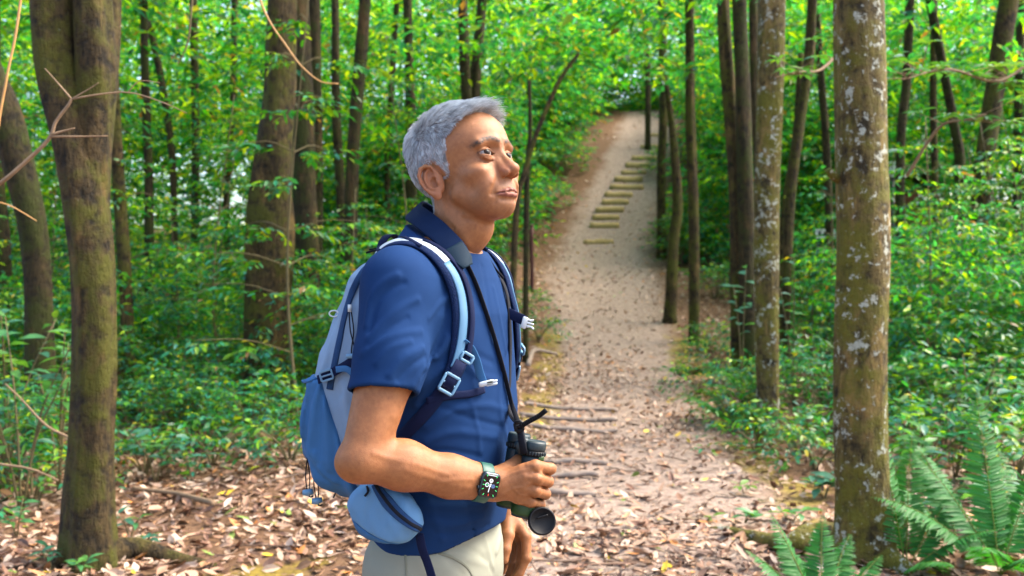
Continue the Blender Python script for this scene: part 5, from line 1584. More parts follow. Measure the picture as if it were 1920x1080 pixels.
def build_person():
    e = empty('person', t2w(0, 0, 0), 'hiker in blue t-shirt and pale trousers, wearing a backpack, looking up', 'person')
    o = np.array(e.location)
    # body: head and neck, both arms and hands, trunk - one mesh
    G = Geo()
    V, F = nets(f_head, (-.235, 1.80, 1.42), (.035, 2.11, 1.80), .0017, project=2)
    keep = None
    G.add(V, F, skin_cols(V, True)); log('head', len(V))
    V, F = nets(f_arm_r_detail, (-.36, 1.58, .96), (.12, 1.90, 1.38), .0021)
    G.add(V, F, skin_cols(V, False)); log('arm', len(V))
    V, F = nets(f_arm_l, (-.25, 2.02, .72), (.06, 2.28, 1.30), .0026)
    G.add(V, F, skin_cols(V, False))
    V, F = nets(lambda p: f_torso(p) + .004, (-.36, 1.70, .92), (.10, 2.26, 1.44), .010)
    G.add(V, F, skin_cols(V, False))
    body = obj('body', G.mesh('body', M['skin'], origin=o), e)
    # eyes
    for s in (-1, 1):
        c = EYE * [1, -s, 1] if s > 0 else EYE
        c = np.array([EYE[0], 32.0 * s, 0.])
        g = norm(np.array([1, -.36, .10]))
        nu, nv = 40, 28
        th = np.concatenate([np.linspace(0, .62, 16), np.linspace(.68, 1.9, nv - 16)]); ph = np.linspace(0, 2 * pi, nu, endpoint=False)
        up = norm(np.cross(g, [0, 1., 0])); sd = np.cross(up, g)
        TH, PH = np.meshgrid(th, ph, indexing='ij')
        r = 13.0 + .9 * np.exp(-(TH / .42) ** 4)
        L = (g * np.cos(TH)[..., None] + (up * np.cos(PH)[..., None] + sd * np.sin(PH)[..., None]) * np.sin(TH)[..., None]) * r[..., None]
        col = np.tile([.21, .19, .175], (nv * nu, 1)).astype(float)
        t = TH.ravel(); rn = vnoise(np.stack([np.cos(PH.ravel()) * 6, np.sin(PH.ravel()) * 6, t * 6], -1), 2)
        iris = t < .54; col[iris] = np.array([.022, .011, .006]) * (1 + .4 * rn[iris])[:, None]
        col[(t > .47) & (t < .54)] = (.02, .013, .01); col[t < .22] = (.003, .003, .003)
        veil = (t > .9); col[veil] = (.22, .165, .145)
        Vw = h2w(c + L.reshape(-1, 3)) - o
        i = np.arange(nv - 1)[:, None] * nu; j = np.arange(nu)[None]
        Fq = np.stack([i + j, i + (j + 1) % nu, i + nu + (j + 1) % nu, i + nu + j], -1).reshape(-1, 4)
        obj('eye', mesh_np('eye', Vw, Fq, M['eye'], col), e)
    # hair
    build_hair(e, o)
    # clothes
    V, F = nets(f_shirt, (-.40, 1.60, .86), (.12, 2.36, 1.52), .0038); log('shirt', len(V))
    c = np.tile([.0062, .0235, .078], (len(V), 1)) * (1 + .06 * fbm(V * 30, 2, 2)[:, None])
    obj('shirt', mesh_np('shirt', V - o, F, M['shirt'], c), e)
    V, F = nets(f_trousers, (-.38, 1.66, .02), (.12, 2.28, .97), .0045)
    obj('trousers', mesh_np('trousers', V - o, F, M['trousers'], np.tile([.19, .195, .155], (len(V), 1))), e)
    # shoes, below the picture
    for s in (-1, 1):
        def f_shoe(p, s=s):
            a, b, z = w2t(p); q = np.stack([a - .05, b - s * .10, z], -1)
            d = smin(ell(q, (.07, 0, .035), (.085, .05, .045)), ell(q, (-.06, 0, .045), (.06, .042, .06)), .06)
            return smax(d, .0 - z, .004)
        c = t2w(.05, s * .10, .05)
        V, F = nets(f_shoe, c - .2, c + .2, .006)
        obj('shoe', mesh_np('shoe', V - o, F, M['shoe'], np.tile([.06, .05, .045], (len(V), 1))), e)
    # trouser pocket edge and seams
    def seam(pix, w, col, name, mat):
        x = catmull(np.array(pix, float), 24); pts = see(f_trousers, x[:, 0], x[:, 1], 1.5, off=.0006)
        n = normals(f_trousers, pts); t = norm(np.gradient(pts, axis=0)); sd = np.cross(t, n)
        V, F = ribbon(pts, sd, w, .0014); g = Geo(); g.add(V, F, col)
        obj(name, g.mesh(name, mat, origin=o), e)
    seam([(757, 1012), (760, 1040), (762, 1079), (763, 1100)], .004, (.14, .145, .11), 'side_seam', M['trousers'])
    seam([(822, 1036), (850, 1046), (875, 1062), (890, 1085)], .006, (.14, .145, .11), 'pocket_edge', M['trousers'])
    # sleeve and hem stitching
    def sseam(pix, w, name):
        x = catmull(np.array(pix, float), 30); pts = see(f_shirt, x[:, 0], x[:, 1], 1.45, off=.0003)
        n = normals(f_shirt, pts); t = norm(np.gradient(pts, axis=0)); sd = np.cross(t, n)
        V, F = ribbon(pts, sd, w, .001); g = Geo(); g.add(V, F, (.020, .055, .19))
        obj(name, g.mesh(name, M['shirt'], origin=o), e)
    return e

def build_hair(e, o):
    rng = np.random.default_rng(12)
    V, F = nets(f_head, (-.235, 1.80, 1.50), (.035, 2.11, 1.80), .0032, project=2)
    q = w2h(V).astype(float)
    m = hair_mask(q)
    k = np.where(m > 0)[0]
    N = 20000
    tri = F[(m[F] > -1).all(1)]
    a = V[tri[:, 0]]; A = np.linalg.norm(np.cross(V[tri[:, 1]] - a, V[tri[:, 3]] - a), axis=1)
    pick = rng.choice(len(tri), N, p=A / A.sum())
    w = rng.random((N, 2))
    t = tri[pick]
    pos = (V[t[:, 0]] * ((1 - w[:, :1]) * (1 - w[:, 1:])) + V[t[:, 1]] * (w[:, :1] * (1 - w[:, 1:])) + V[t[:, 2]] * (w[:, :1] * w[:, 1:]) + V[t[:, 3]] * ((1 - w[:, :1]) * w[:, 1:]))
    pos = pos.astype(F32)
    q = w2h(pos).astype(float); mk = hair_mask(q)
    ok = rng.random(N) < np.clip((mk + 1.5) / 6, 0, 1)
    pos = pos[ok]; q = q[ok]; N = len(pos)
    nr = normals(f_head, pos, .003) @ HR                 # head frame
    topness = np.clip((q[:, 2] - 45) / 45, 0, 1); front = np.clip((q[:, 0] - 20) / 50, 0, 1)
    # combing: sides sweep down and forward, the top forwards, the front lock up and forward
    flow = np.stack([.30 + .45 * topness, np.sign(q[:, 1]) * .12 * (1 - topness) + .10, -1.0 * (1 - topness) + .05], -1)
    back = np.clip((-q[:, 0] - 35) / 40, 0, 1)[:, None]
    flow = flow * (1 - back) + np.array([-.05, 0, -1.]) * back
    cl = np.stack([vnoise(q * .09, s) for s in (1, 2, 3)], -1)
    flow = flow + .38 * cl + rng.normal(0, .16, (N, 3))
    flow = norm(flow - nr * (flow * nr).sum(1, keepdims=True))
    lift = .30 + .35 * topness + .85 * front * topness * rng.uniform(.5, 1.4, N)
    L = (9 + 14 * topness + 10 * front * topness * rng.random(N)) * rng.uniform(.7, 1.2, N)
    L *= np.clip(.55 + hair_mask(q) / 30, .5, 1)
    L *= np.where(q[:, 2] < -40, .7, 1)
    S = 5
    u = np.linspace(0, 1, S)
    pts = q[:, None] - nr[:, None] * .5 + (nr * lift[:, None])[:, None] * (L[:, None] * np.sin(u * 1.5)[None] * .75)[..., None] + flow[:, None] * (L[:, None] * u[None] ** 1.15)[..., None]
    pts[..., 2] -= (L * .10)[:, None] * u[None] ** 2 * (1 - .5 * topness)[:, None]
    nc = 1100; ci = rng.choice(N, nc, replace=False); best = np.empty(N, int)
    for k0 in range(0, N, 2000):
        best[k0:k0 + 2000] = np.argmin(((q[k0:k0 + 2000, None] - q[ci][None]) ** 2).sum(-1), 1)
    lead = ci[best]; pull = (.45 * u[None] ** 1.4 * rng.uniform(.5, 1.1, (N, 1)))[..., None]
    pts = pts * (1 - pull) + (pts[lead] + (q - q[lead])[:, None] * .25) * pull
    tone = rng.normal(0, .10, nc)[best]
    Wp = (h2w(pts.reshape(-1, 3)) - o).astype(F32)
    hc = bpy.data.hair_curves.new('hair')
    hc.add_curves([S] * N)
    hc.attributes['position'].data.foreach_set('vector', Wp.ravel())
    rad = hc.attributes.get('radius') or hc.attributes.new('radius', 'FLOAT', 'POINT')
    rad.data.foreach_set('value', np.tile(np.array([.00030, .00030, .00027, .00020, .00008], F32), N))
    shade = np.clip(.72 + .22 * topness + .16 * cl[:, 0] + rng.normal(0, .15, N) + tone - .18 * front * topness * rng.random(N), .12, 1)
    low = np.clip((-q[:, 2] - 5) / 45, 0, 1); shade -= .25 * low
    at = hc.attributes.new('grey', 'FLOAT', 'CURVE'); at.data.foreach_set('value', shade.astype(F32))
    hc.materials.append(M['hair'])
    ho = bpy.data.objects.new('hair', hc); COL.objects.link(ho); ho.parent = e
    tag(ho, 'short silver-grey hair brushed forward')

def person_materials():
    t = NT('skin'); c = t.col(); co = t.coord('Object')
    n1 = t.noise(420, 3, 0.6, co); n2 = t.noise(1500, 2, .5, co)
    c2 = t.mix(t.math('MULTIPLY', n1, .30), c, t.mix(1.0, c, (.80, .68, .62), 'MULTIPLY'))
    h = t.math('ADD', n1, t.math('MULTIPLY', n2, .6))
    M['skin'] = t.done(t.bsdf(c2, t.math('ADD', .46, t.math('MULTIPLY', n1, .2)), .30, t.bump(h, .38, .0012), Subsurface_Weight=.07, Subsurface_Radius=(.9, .35, .2), Subsurface_Scale=.006))
    t = NT('eyeball'); M['eye'] = t.done(t.bsdf(t.col(), .22, .12))
    t = NT('grey_hair'); f = t.fac('grey')
    c = t.ramp(f, [(.0, (.03, .03, .035)), (.35, (.13, .135, .145)), (.7, (.29, .31, .33)), (1.0, (.52, .55, .57))])
    M['hair'] = t.done(t.bsdf(c, .42, .4))
    t = NT('shirt_fabric'); co = t.coord('Object'); wv = t.n('ShaderNodeTexWave', wave_type='BANDS', bands_direction='Z'); wv.inputs['Scale'].default_value = 320; wv.inputs['Distortion'].default_value = 1.2
    wv.inputs['Detail'].default_value = 1; t.l(co, wv.inputs['Vector'])
    n = t.noise(900, 2, .6, co)
    c = t.mix(t.math('MULTIPLY', wv.outputs['Fac'], .10), t.col(), t.mix(1.0, t.col(), (1.4, 1.5, 1.4), 'MULTIPLY'))
    h = t.math('ADD', t.math('MULTIPLY', wv.outputs['Fac'], .7), t.math('MULTIPLY', n, .6))
    M['shirt'] = t.done(t.bsdf(c, .85, .06, t.bump(h, .2, .001)))
    t = NT('trouser_cotton'); co = t.coord('Object'); n = t.noise(700, 3, .6, co); n2 = t.noise(40, 3, .6, co)
    c = t.mix(t.math('MULTIPLY', n2, .35), t.col(), t.mix(1.0, t.col(), (.82, .82, .78), 'MULTIPLY'))
    M['trousers'] = t.done(t.bsdf(c, .85, .2, t.bump(n, .25, .0012)))
    t = NT('shoe_leather'); M['shoe'] = t.done(t.bsdf(t.col(), .6, .4))
person_materials()
person = build_person()
log('person')
# ------------------------------------------------------------------ what the hiker wears and holds
M['pack_light'] = simple('pack_nylon_light', (.15, .225, .325), .65, .18, (9, .18), (300, .25, .0015))
M['pack_blue'] = simple('pack_stretch_blue', (.032, .105, .235), .75, .12, (12, .2), (420, .3, .0015))
M['pack_sky'] = simple('pack_nylon_sky', (.080, .185, .325), .65, .18, (12, .15), (300, .25, .0012))
M['navy'] = simple('navy_webbing', (.004, .008, .032), .8, .1, (60, .3), (700, .4, .001))
M['navy_mesh'] = simple('navy_mesh', (.005, .014, .05), .85, .1, (200, .5), (420, .8, .003))
M['strap_light'] = simple('strap_panel_pale', (.34, .38, .42), .6, .3, (30, .1), (500, .2, .001))
M['strap_blue'] = simple('strap_panel_blue', (.055, .14, .24), .55, .3, (30, .15), (500, .2, .001))
M['buckle'] = simple('buckle_plastic', (.085, .19, .30), .35, .5)
M['buckle_white'] = simple('buckle_white', (.42, .47, .50), .35, .5)
M['cord'] = simple('black_cord', (.007, .008, .012), .9, .15, (300, .4))
M['neoprene'] = simple('neoprene_navy', (.003, .010, .034), .85, .08, (80, .2), (900, .3, .001))
M['neo_tab'] = simple('tab_leatherette', (.0025, .014, .028), .7, .15, (80, .2), (500, .3, .001))
M['zip'] = simple('zip_tape', (.010, .036, .10), .7, .15, (90, .2), (600, .5, .001))
M['rubber'] = simple('binocular_rubber', (.006, .016, .020), .5, .4, (90, .2), (500, .35, .0008))
M['rubber_green'] = simple('binocular_green', (.014, .045, .007), .5, .4, (90, .2), (400, .35, .001))
M['black'] = simple('black_plastic', (.003, .003, .004), .55, .2, (60, .2))
M['glass'] = simple('lens_glass', (.01, .012, .02), .05, .6)
M['watch_band'] = simple('watch_band', (.005, .060, .044), .5, .4, (60, .1))
M['watch_case'] = simple('watch_case', (.02, .035, .045), .25, .6, Metallic=.7)
M['watch_screen'] = simple('watch_glass', (.003, .003, .004), .06, .6)
def glow(name, c, e):
    t = NT(name); em = t.n('ShaderNodeEmission'); em.inputs['Color'].default_value = (*c, 1); em.inputs['Strength'].default_value = e
    return t.done(em.outputs[0])
M['dial_green'] = glow('dial_green', (.10, .80, .25), .35)
M['dial_white'] = glow('dial_white', (.85, .88, .95), .35)
M['dial_blue'] = glow('dial_blue', (.12, .17, .35), .3)
M['dial_red'] = glow('dial_red', (.9, .08, .05), .35)

def box_np(c, ax, ay, az, bev=.25):
    """box with half extents as three axis vectors, edges cut"""
    c, ax, ay, az = [np.asarray(v, float) for v in (c, ax, ay, az)]
    k = 1 - bev
    pr = [(-1, -k), (-k, -1), (k, -1), (1, -k), (1, k), (k, 1), (-k, 1), (-1, k)]
    V = []
    for z, s in ((-1, .86), (-.7, 1), (.7, 1), (1, .86)):
        for x, y in pr: V.append(c + ax * x * s + ay * y * s + az * z)
    F = []
    for r in range(3):
        for j in range(8): F.append([r * 8 + j, r * 8 + (j + 1) % 8, r * 8 + 8 + (j + 1) % 8, r * 8 + 8 + j])
    return np.array(V), [np.array(F), np.array([list(range(7, -1, -1))]), np.array([[24 + j for j in range(8)]])]

def part(name, mat, parent, o, *geos, col=None):
    g = Geo()
    for V, F in geos: g.add(V, F, col)
    return obj(name, g.mesh(name, mat, origin=o), parent)

def conform(f, ctrl, w, side, n=60, k=7, off=.003, th=.006, it=6):
    """strap that follows a surface: centre line ctrl (m,3), width w, rough side direction; real thickness"""
    c = catmull(ctrl, n).astype(F32)
    c = onto(f, c, off, it)
    t = norm(np.gradient(c, axis=0)); nn = normals(f, c, .004)
    sd = np.cross(t, nn)
    sref = np.asarray(side, float); sd = np.where(((sd * sref).sum(1) < 0)[:, None], -sd, sd)
    for _ in range(3): sd[1:-1] = norm(sd[:-2] + sd[1:-1] * 2 + sd[2:])
    w = np.interp(np.linspace(0, 1, n), np.linspace(0, 1, len(w)), w) if np.ndim(w) else np.full(n, w)
    u = np.linspace(-.5, .5, k)
    B = (c[:, None] + sd[:, None] * (u[None] * w[:, None])[..., None]).reshape(-1, 3)
    B = onto(f, B, off, it).reshape(n, k, 3)
    for _ in range(4):                                   # relax small waves out of the strap
        B[1:-1] = (B[:-2] + 2 * B[1:-1] + B[2:]) / 4
    N = normals(f, B.reshape(-1, 3), .006).reshape(n, k, 3)
    edge = 1 - np.abs(u * 2) ** 6 * .6
    Tp = B + N * (th * edge)[None, :, None]
    V = np.concatenate([Tp, B[:, ::-1]], 1); m = 2 * k
    i = np.arange(n - 1)[:, None] * m; j = np.arange(m)[None]; j2 = (j + 1) % m
    F = np.stack([i + j, i + j2, i + m + j2, i + m + j], -1).reshape(-1, 4)
    return V.reshape(-1, 3), [F, np.arange(m)[::-1][None], ((n - 1) * m + np.arange(m))[None]], B, N, sd

def frame_buckle(c, r, u, w, h, t, bars=1):
    """rectangular ladder buckle; r,u unit directions"""
    c = np.asarray(c, float); r = norm(r); u = norm(u); n = np.cross(r, u); out = []
    for s in (-1, 1):
        out.append(box_np(c + r * s * (w / 2), r * t, u * h / 2, n * t * .9))
        out.append(box_np(c + u * s * (h / 2), r * w / 2, u * t * 1.2, n * t))
    if bars: out.append(box_np(c, r * w / 2, u * t * .9, n * t * .7))
    return out

# ---- backpack
_pz_ = [.955, .985, 1.009, 1.051, 1.115, 1.205, 1.253, 1.327, 1.401, 1.446, 1.47]
_po_ = [-.185, -.212, -.240, -.256, -.262, -.243, -.226, -.198, -.165, -.135, -.115]
def f_pack0(p):
    a, b, z = w2t(p)
    out = np.interp(z, _pz_, _po_).astype(F32)
    w = np.interp(z, [.97, 1.05, 1.25, 1.40, 1.46], [.115, .135, .140, .125, .105]).astype(F32)
    d = smax(out - a, np.abs(b) - w, .075)
    d = smax(d, a + .112, .03)
    d = smax(d, z - 1.452, .05); d = smax(d, .972 - z, .06)
    return d * F32(.9)
_pf = []
def f_pack(p):
    d = f_pack0(p)
    for pts, s, a in _pf: d = stroke(p, d, pts, s, a)
    m = np.abs(d) < .03
    if m.any(): d[m] += (.0040 * vnoise(p[m] * np.array([18, 18, 7]), 5) + .0022 * vnoise(p[m] * np.array([44, 44, 22]), 6)).astype(F32)
    return d
for pix, s, a in [([(690, 500), (660, 580), (645, 680), (640, 740)], .006, -.003), ([(672, 500), (640, 570), (622, 640), (612, 690)], .005, -.0025), ([(655, 540), (630, 610), (606, 690)], .008, .003),
                  ([(640, 720), (648, 770), (655, 820)], .006, .003), ([(628, 730), (640, 790), (650, 850)], .005, -.0025), ([(700, 500), (680, 560), (668, 640)], .008, .0025), ([(650, 700), (660, 760)], .006, -.002)]:
    x = catmull(np.array(pix, float), 8); _pf.append((see(f_pack0, x[:, 0], x[:, 1], 1.6, miss=2.0).astype(F32), s, a))
def f_pocket(p):
    a, b, z = w2t(p)
    d = f_pack0(p) - .009
    m = np.abs(d) < .04
    if m.any():
        q = p[m]; d[m] += (.0065 * vnoise(q * np.array([24, 24, 6]), 9) + .0038 * vnoise(q * np.array([48, 48, 14]), 2)).astype(F32)
    for pts, s_, a_ in _kf: d = stroke(p, d, pts, s_, a_)
    ed = np.interp(z, [.96, 1.035, 1.108, 1.205], [-.115, -.140, -.160, -.196]).astype(F32)
    d = smax(d, a - ed, .008); d = smax(d, z - 1.202 + (a + .2) * .15, .008)
    return d
_kf = []
for pix, a in [([(600, 722), (586, 780), (578, 850)], .0035), ([(594, 716), (573, 770), (566, 830)], -.0035), ([(610, 732), (612, 800), (618, 880)], .004), ([(577, 722), (566, 780), (564, 820)], .003),
               ([(622, 765), (629, 840), (640, 900)], -.004), ([(604, 730), (598, 800), (597, 870)], -.004), ([(630, 790), (636, 840), (640, 870)], .003), ([(590, 850), (605, 885), (630, 905)], .0035), ([(570, 840), (590, 880), (615, 900)], -.003)]:
    x = catmull(np.array(pix, float), 8); _kf.append((see(lambda p: f_pack0(p) - .009, x[:, 0], x[:, 1], 1.6, miss=2.0).astype(F32), .0062, a))
HIPC = P(722, 963, 1.775)
_hx = norm(P(795, 988, 1.745) - P(650, 938, 1.82)); _hn = norm(np.cross(_hx, [0, 0, 1.])); _hn = _hn if _hn[1] < 0 else -_hn
_hz = np.cross(_hn, _hx); _hz = _hz if _hz[2] > 0 else -_hz
def hip_uvw(p):
    q = p - HIPC.astype(F32); return q @ _hx.astype(F32), q @ _hn.astype(F32), q @ _hz.astype(F32)
def f_hip(p):
    u, v, w = hip_uvw(p)
    hh = np.interp(u, [-.08, -.05, .0, .05, .085], [.036, .050, .052, .046, .030]).astype(F32)
    d = smax(np.abs(u) - .078, np.abs(w) - hh, .06)
    d = smax(d, np.abs(v) - .030, .035)
    m = np.abs(d) < .02
    if m.any(): d[m] += (.0030 * vnoise(p[m] * np.array([26, 26, 40]), 3) + .0018 * vnoise(p[m] * np.array([70, 70, 35]), 7)).astype(F32)
    return d * F32(.9)
def hip_line(u): return np.interp(u, [-.08, -.05, 0, .05, .08], [.012, -.022, -.036, -.040, -.030])

def build_pack():
    e = empty('backpack', t2w(-.19, 0, .97), 'grey and blue hiking backpack on the hiker\'s back', 'backpack')
    o = np.array(e.location)
    V, F = nets(f_pack, (-.50, 1.80, .93), (-.16, 2.26, 1.50), .0045)
    body = obj('pack_body', mesh_np('pack_body', V - o, F, M['pack_light']), e)
    V, F = nets(f_pocket, (-.52, 1.78, .90), (-.16, 2.28, 1.24), .0042)
    pk = obj('stretch_pocket', mesh_np('stretch_pocket', V - o, F, M['pack_blue']), e); tag(pk, 'blue stretch pocket gathered over the lower pack')
    def on(f, pix, off, w, th, name, mat, parent, n=40, miss=None):
        x = catmull(np.array(pix, float), n); pts = see(f, x[:, 0], x[:, 1], 1.5, off=off, miss=miss)
        for _ in range(3): pts[1:-1] = (pts[:-2] + 2 * pts[1:-1] + pts[2:]) / 4
        nn = normals(f, pts, .004); sd = np.cross(norm(np.gradient(pts, axis=0)), nn)
        V, F = ribbon(pts, sd, w, th); return part(name, mat, parent, o, (V, F)), pts, nn
    on(f_pack, [(698, 486), (668, 530), (648, 585), (634, 650), (622, 708), (618, 730)], .001, .013, .004, 'zip', M['zip'], body)
    on(f_pack, [(712, 496), (694, 530), (680, 575), (672, 630)], .001, .004, .003, 'piping', M['buckle'], body)
    on(f_pocket, [(566, 716), (580, 713), (594, 709), (604, 706)], .0005, .008, .004, 'pocket_hem', M['pack_blue'], pk, miss=2.02)
    on(f_pocket, [(604, 712), (618, 742), (632, 785), (641, 820), (648, 860)], .0005, .007, .004, 'pocket_binding', M['pack_blue'], pk)
    # compression strap with ladder buckle
    _, pts, nn = on(f_pack, [(596, 712), (610, 706), (630, 695), (650, 684), (668, 672)], .010, .017, .0025, 'compression_strap', M['navy'], e)
    c = pts[12]; part('ladder_buckle', M['buckle'], e, o, *frame_buckle(c + nn[12] * .005, np.array([.95, 0, .3]), np.array([-.3, 0, .95]), .023, .018, .0018))
    on(f_pack, [(630, 693), (650, 692), (664, 705), (672, 720)], .012, .012, .002, 'strap_tail', M['pack_blue'], e)
    # bungee cord with toggle on the side panel
    g = []
    for dx in (-3, 3):
        x = catmull(np.array([(656 + dx * .6, 578), (660 + dx, 620), (662 - dx, 655), (660, 672)], float), 20)
        pts = see(f_pack, x[:, 0], x[:, 1], 1.5, off=.005, miss=1.93); g.append(tube(pts, .0013, 6))
    part('bungee_cord', M['cord'], e, o, *g)
    c = see(f_pack, [661], [668], 1.5, off=.009, miss=1.92)[0]; part('cord_toggle', M['buckle'], e, o, tube(np.array([c + [-.012, 0, 0], c, c + [.012, 0, .001]]), [.004, .0055, .004], 10))
    c = see(f_pack, [656], [577], 1.5, off=.006, miss=1.95)[0]; part('cord_guide', M['buckle_white'], e, o, tube(np.array([c + [0, 0, -.008], c + [0, 0, .006]]), .004, 8))
    c = see(f_pack, [626], [588], 1.5, off=.004, miss=2.0)[0]
    t = np.linspace(0, 2 * pi, 18); part('gear_loop', M['buckle_white'], e, o, tube(c + np.stack([np.cos(t) * .009, 0 * t, np.sin(t) * .006], -1), .0016, 6))
    # hanging cords with toggles under the pocket
    for k, (x0, y0, x1, y1) in enumerate([(576, 858, 578, 926), (590, 872, 595, 942)]):
        s0 = P(x0, y0, 1.965); s1 = P(x1, y1, 1.965); g = []
        for dx in (-.004, .004):
            g.append(tube(catmull([s0, (s0 + s1) / 2 + [dx, 0, 0], s1 + [dx * .5, 0, .004]], 12), .0012, 5))
        g.append(tube(catmull([s1, s1 + [.004, 0, -.006], s1 + [.010, 0, -.004]], 6), .0016, 5))
        part('drawcord', M['cord'], e, o, *g)
        part('cord_toggle', M['buckle'], e, o, tube(np.array([s1 + [-.010, -.003, .003], s1 + [0, -.003, .003], s1 + [.010, -.003, .006]]), [.0055, .007, .0055], 10))
    c = P(628, 920, 1.95); part('drawcord', M['cord'], e, o, tube(catmull([c + [0, 0, .02], c + [.002, 0, 0], c + [-.003, 0, -.014]], 8), .0016, 5))
    # grab handle at the top
    t = np.linspace(0, pi, 16); c = t2w(-.118, 0.0, 1.452)
    part('grab_handle', M['navy'], e, o, ribbon(c + np.multiply.outer(np.cos(t) * .045, TR) + np.multiply.outer(np.sin(t) * .035, [0, 0, 1.]), TF, .018, .004))
    c = P(702, 474, 1.93); part('zip_pull', M['cord'], e, o, tube(catmull([c + [-.016, 0, 0], c + [0, 0, .004], c + [.018, 0, .001]], 8), .0022, 6), tube(catmull([c + [-.010, 0, .006], c + [.004, 0, .008], c + [.016, 0, .004]], 8), .0016, 6))
    # shoulder straps
    for s in (1, -1):
        ctrl = [t2w(-.118, s * .098, 1.39), t2w(-.085, s * .118, 1.43), t2w(-.03, s * .130, 1.445), t2w(.05, s * .126, 1.42), t2w(.095, s * .120, 1.37), t2w(.105, s * .130, 1.30), t2w(.098, s * .142, 1.245), t2w(.085, s * .150, 1.218)]
        V, F, B, N, sd = conform(f_shirt_base, ctrl, [.058, .062, .062, .060, .054, .046, .038, .032], TR, off=.004, th=.009)
        st = part('shoulder_strap', M['navy_mesh'], e, o, (V, F))
        c = B[:, 3] + N[:, 3] * .009
        n = len(c); i0, i1 = 6, 27
        V, F = ribbon(c[i0:i1] - sd[i0:i1] * .002, sd[i0:i1], np.interp(np.arange(i1 - i0), [0, 4, 20], [.026, .040, .026]), .004); part('pale_panel', M['strap_light'], st, o, (V, F))
        V, F = ribbon(c[i1 - 1:55] + sd[i1 - 1:55] * .006, sd[i1 - 1:55], np.interp(np.arange(55 - i1 + 1), [0, 10, 28], [.020, .018, .016]), .004); part('blue_panel', M['strap_blue'], st, o, (V, F))
        V, F = ribbon(c[i1 - 6:50] - sd[i1 - 6:50] * .012 + N[i1 - 6:50, 3] * .003, sd[i1 - 6:50], .011, .003); part('webbing', M['navy'], st, o, (V, F))
        for k, (j, sl) in enumerate(((12, .5), (19, -.6))):
            pts = np.array([c[j - 2] - sd[j] * .026, c[j], c[j + 3] + sd[j] * .026]) + N[j, 3] * .004
            V, F = ribbon(catmull(pts, 8), norm(c[j + 1] - c[j - 1]), .007, .003); part('dark_stripe', M['navy'], st, o, (V, F))
        # adjuster buckle and lower webbing round the ribs
        m = B[-1, 3] + N[-1, 3] * .012; tdir = norm(B[-1, 3] - B[-5, 3])
        part('adjuster_buckle', M['buckle'], e, o, *frame_buckle(m + tdir * .012, sd[-1], -tdir, .029, .032, .0024))
        part('adjuster_tab', M['navy'], e, o, ribbon(np.array([m - tdir * .034, m - tdir * .015, m + tdir * .004, m + tdir * .022]), sd[-1], .022, .004))
        part('tension_ring', M['buckle'], e, o, *frame_buckle(m - tdir * .045 - sd[-1] * .006 * s, sd[-1], -tdir, .022, .014, .0022, 0))
        lc = [B[-1, 3] + tdir * .02, t2w(.055, s * .172, 1.165), t2w(.0, s * .180, 1.11), t2w(-.07, s * .168, 1.06), t2w(-.12, s * .14, 1.03)]
        V, F, *_ = conform(f_shirt_base, lc, .024, [0, 0, 1.], n=36, off=.003, th=.003); part('lower_webbing', M['navy'], e, o, (V, F))
    # sternum strap: the near half hangs, the far half sticks out
    q = [see(f_shirt, [x], [y], 1.45, off=f_, miss=1.86)[0] for x, y, f_ in ((868, 640, .012), (882, 652, .010), (893, 675, .010), (900, 700, .010), (906, 716, .012))]
    part('chest_strap', M['pack_blue'], e, o, ribbon(catmull(q, 20), np.array([.9, -.2, .35]), .015, .002))
    c = q[-1] + [.006, -.004, -.002]
    part('chest_buckle', M['buckle_white'], e, o, box_np(c, np.array([.014, 0, .003]), np.array([-.001, 0, .0045]), np.array([0, .004, 0])), box_np(c + [.010, -.001, .003], np.array([.010, 0, .002]), np.array([0, 0, .0022]), np.array([0, .003, 0])), box_np(c + [.010, -.001, -.002], np.array([.010, 0, .002]), np.array([0, 0, .0022]), np.array([0, .003, 0])))
    # elastic across the ribs
    V, F, *_ = conform(f_shirt_base, [see(f_shirt_base, [x], [y], 1.45, miss=1.85)[0] for x, y in ((800, 752), (840, 742), (880, 738), (905, 730))], .014, [0, 0, 1.], n=24, off=.004, th=.0025)
    part('rib_elastic', M['navy'], e, o, (V, F))
    a0 = P(943, 582, 1.965); a1 = P(985, 602, 1.945)
    part('chest_strap', M['navy'], e, o, ribbon(catmull([a0 - [.02, 0, -.008], a0, (a0 + a1) / 2, a1], 12), np.array([.3, .1, .9]), .020, .003))
    c = P(987, 605, 1.94)
    g = [box_np(c + [-.004, 0, 0], np.array([.005, 0, -.002]), np.array([.003, 0, .011]), np.array([0, .003, 0]))]
    for s in (-1, 0, 1): g.append(tube(catmull([c + [0, 0, .007 * s], c + [.008, 0, .006 * s - .002], c + [.014, 0, .009 * s - .004]], 8), [.0032, .003, .0028, .0026, .0024, .0024, .0024, .002], 6))
    part('chest_buckle', M['buckle_white'], e, o, *g)
    # hip belt pocket
    def hip(sel, grow):
        def f(p):
            u, v, w = hip_uvw(p); l = hip_line(u).astype(F32)
            return smax(f_hip(p) - grow, (w - l) if sel == 'low' else (l - w), .004)
        return f
    V, F = nets(hip('low', .0), HIPC - .13, HIPC + .13, .0034); hp = obj('hip_pocket', mesh_np('hip_pocket', V - o, F, M['pack_blue']), e)
    V, F = nets(hip('up', .0015), HIPC - .13, HIPC + .13, .0034); obj('pocket_panel', mesh_np('pocket_panel', V - o, F, M['pack_sky']), hp)
    x = catmull(np.array([(703, 909), (722, 936), (745, 962), (770, 982), (788, 992)], float), 30); pts = see(f_hip, x[:, 0], x[:, 1], 1.5, off=.0025, miss=1.76)
    nn = normals(f_hip, pts, .004); sd = np.cross(norm(np.gradient(pts, axis=0)), nn)
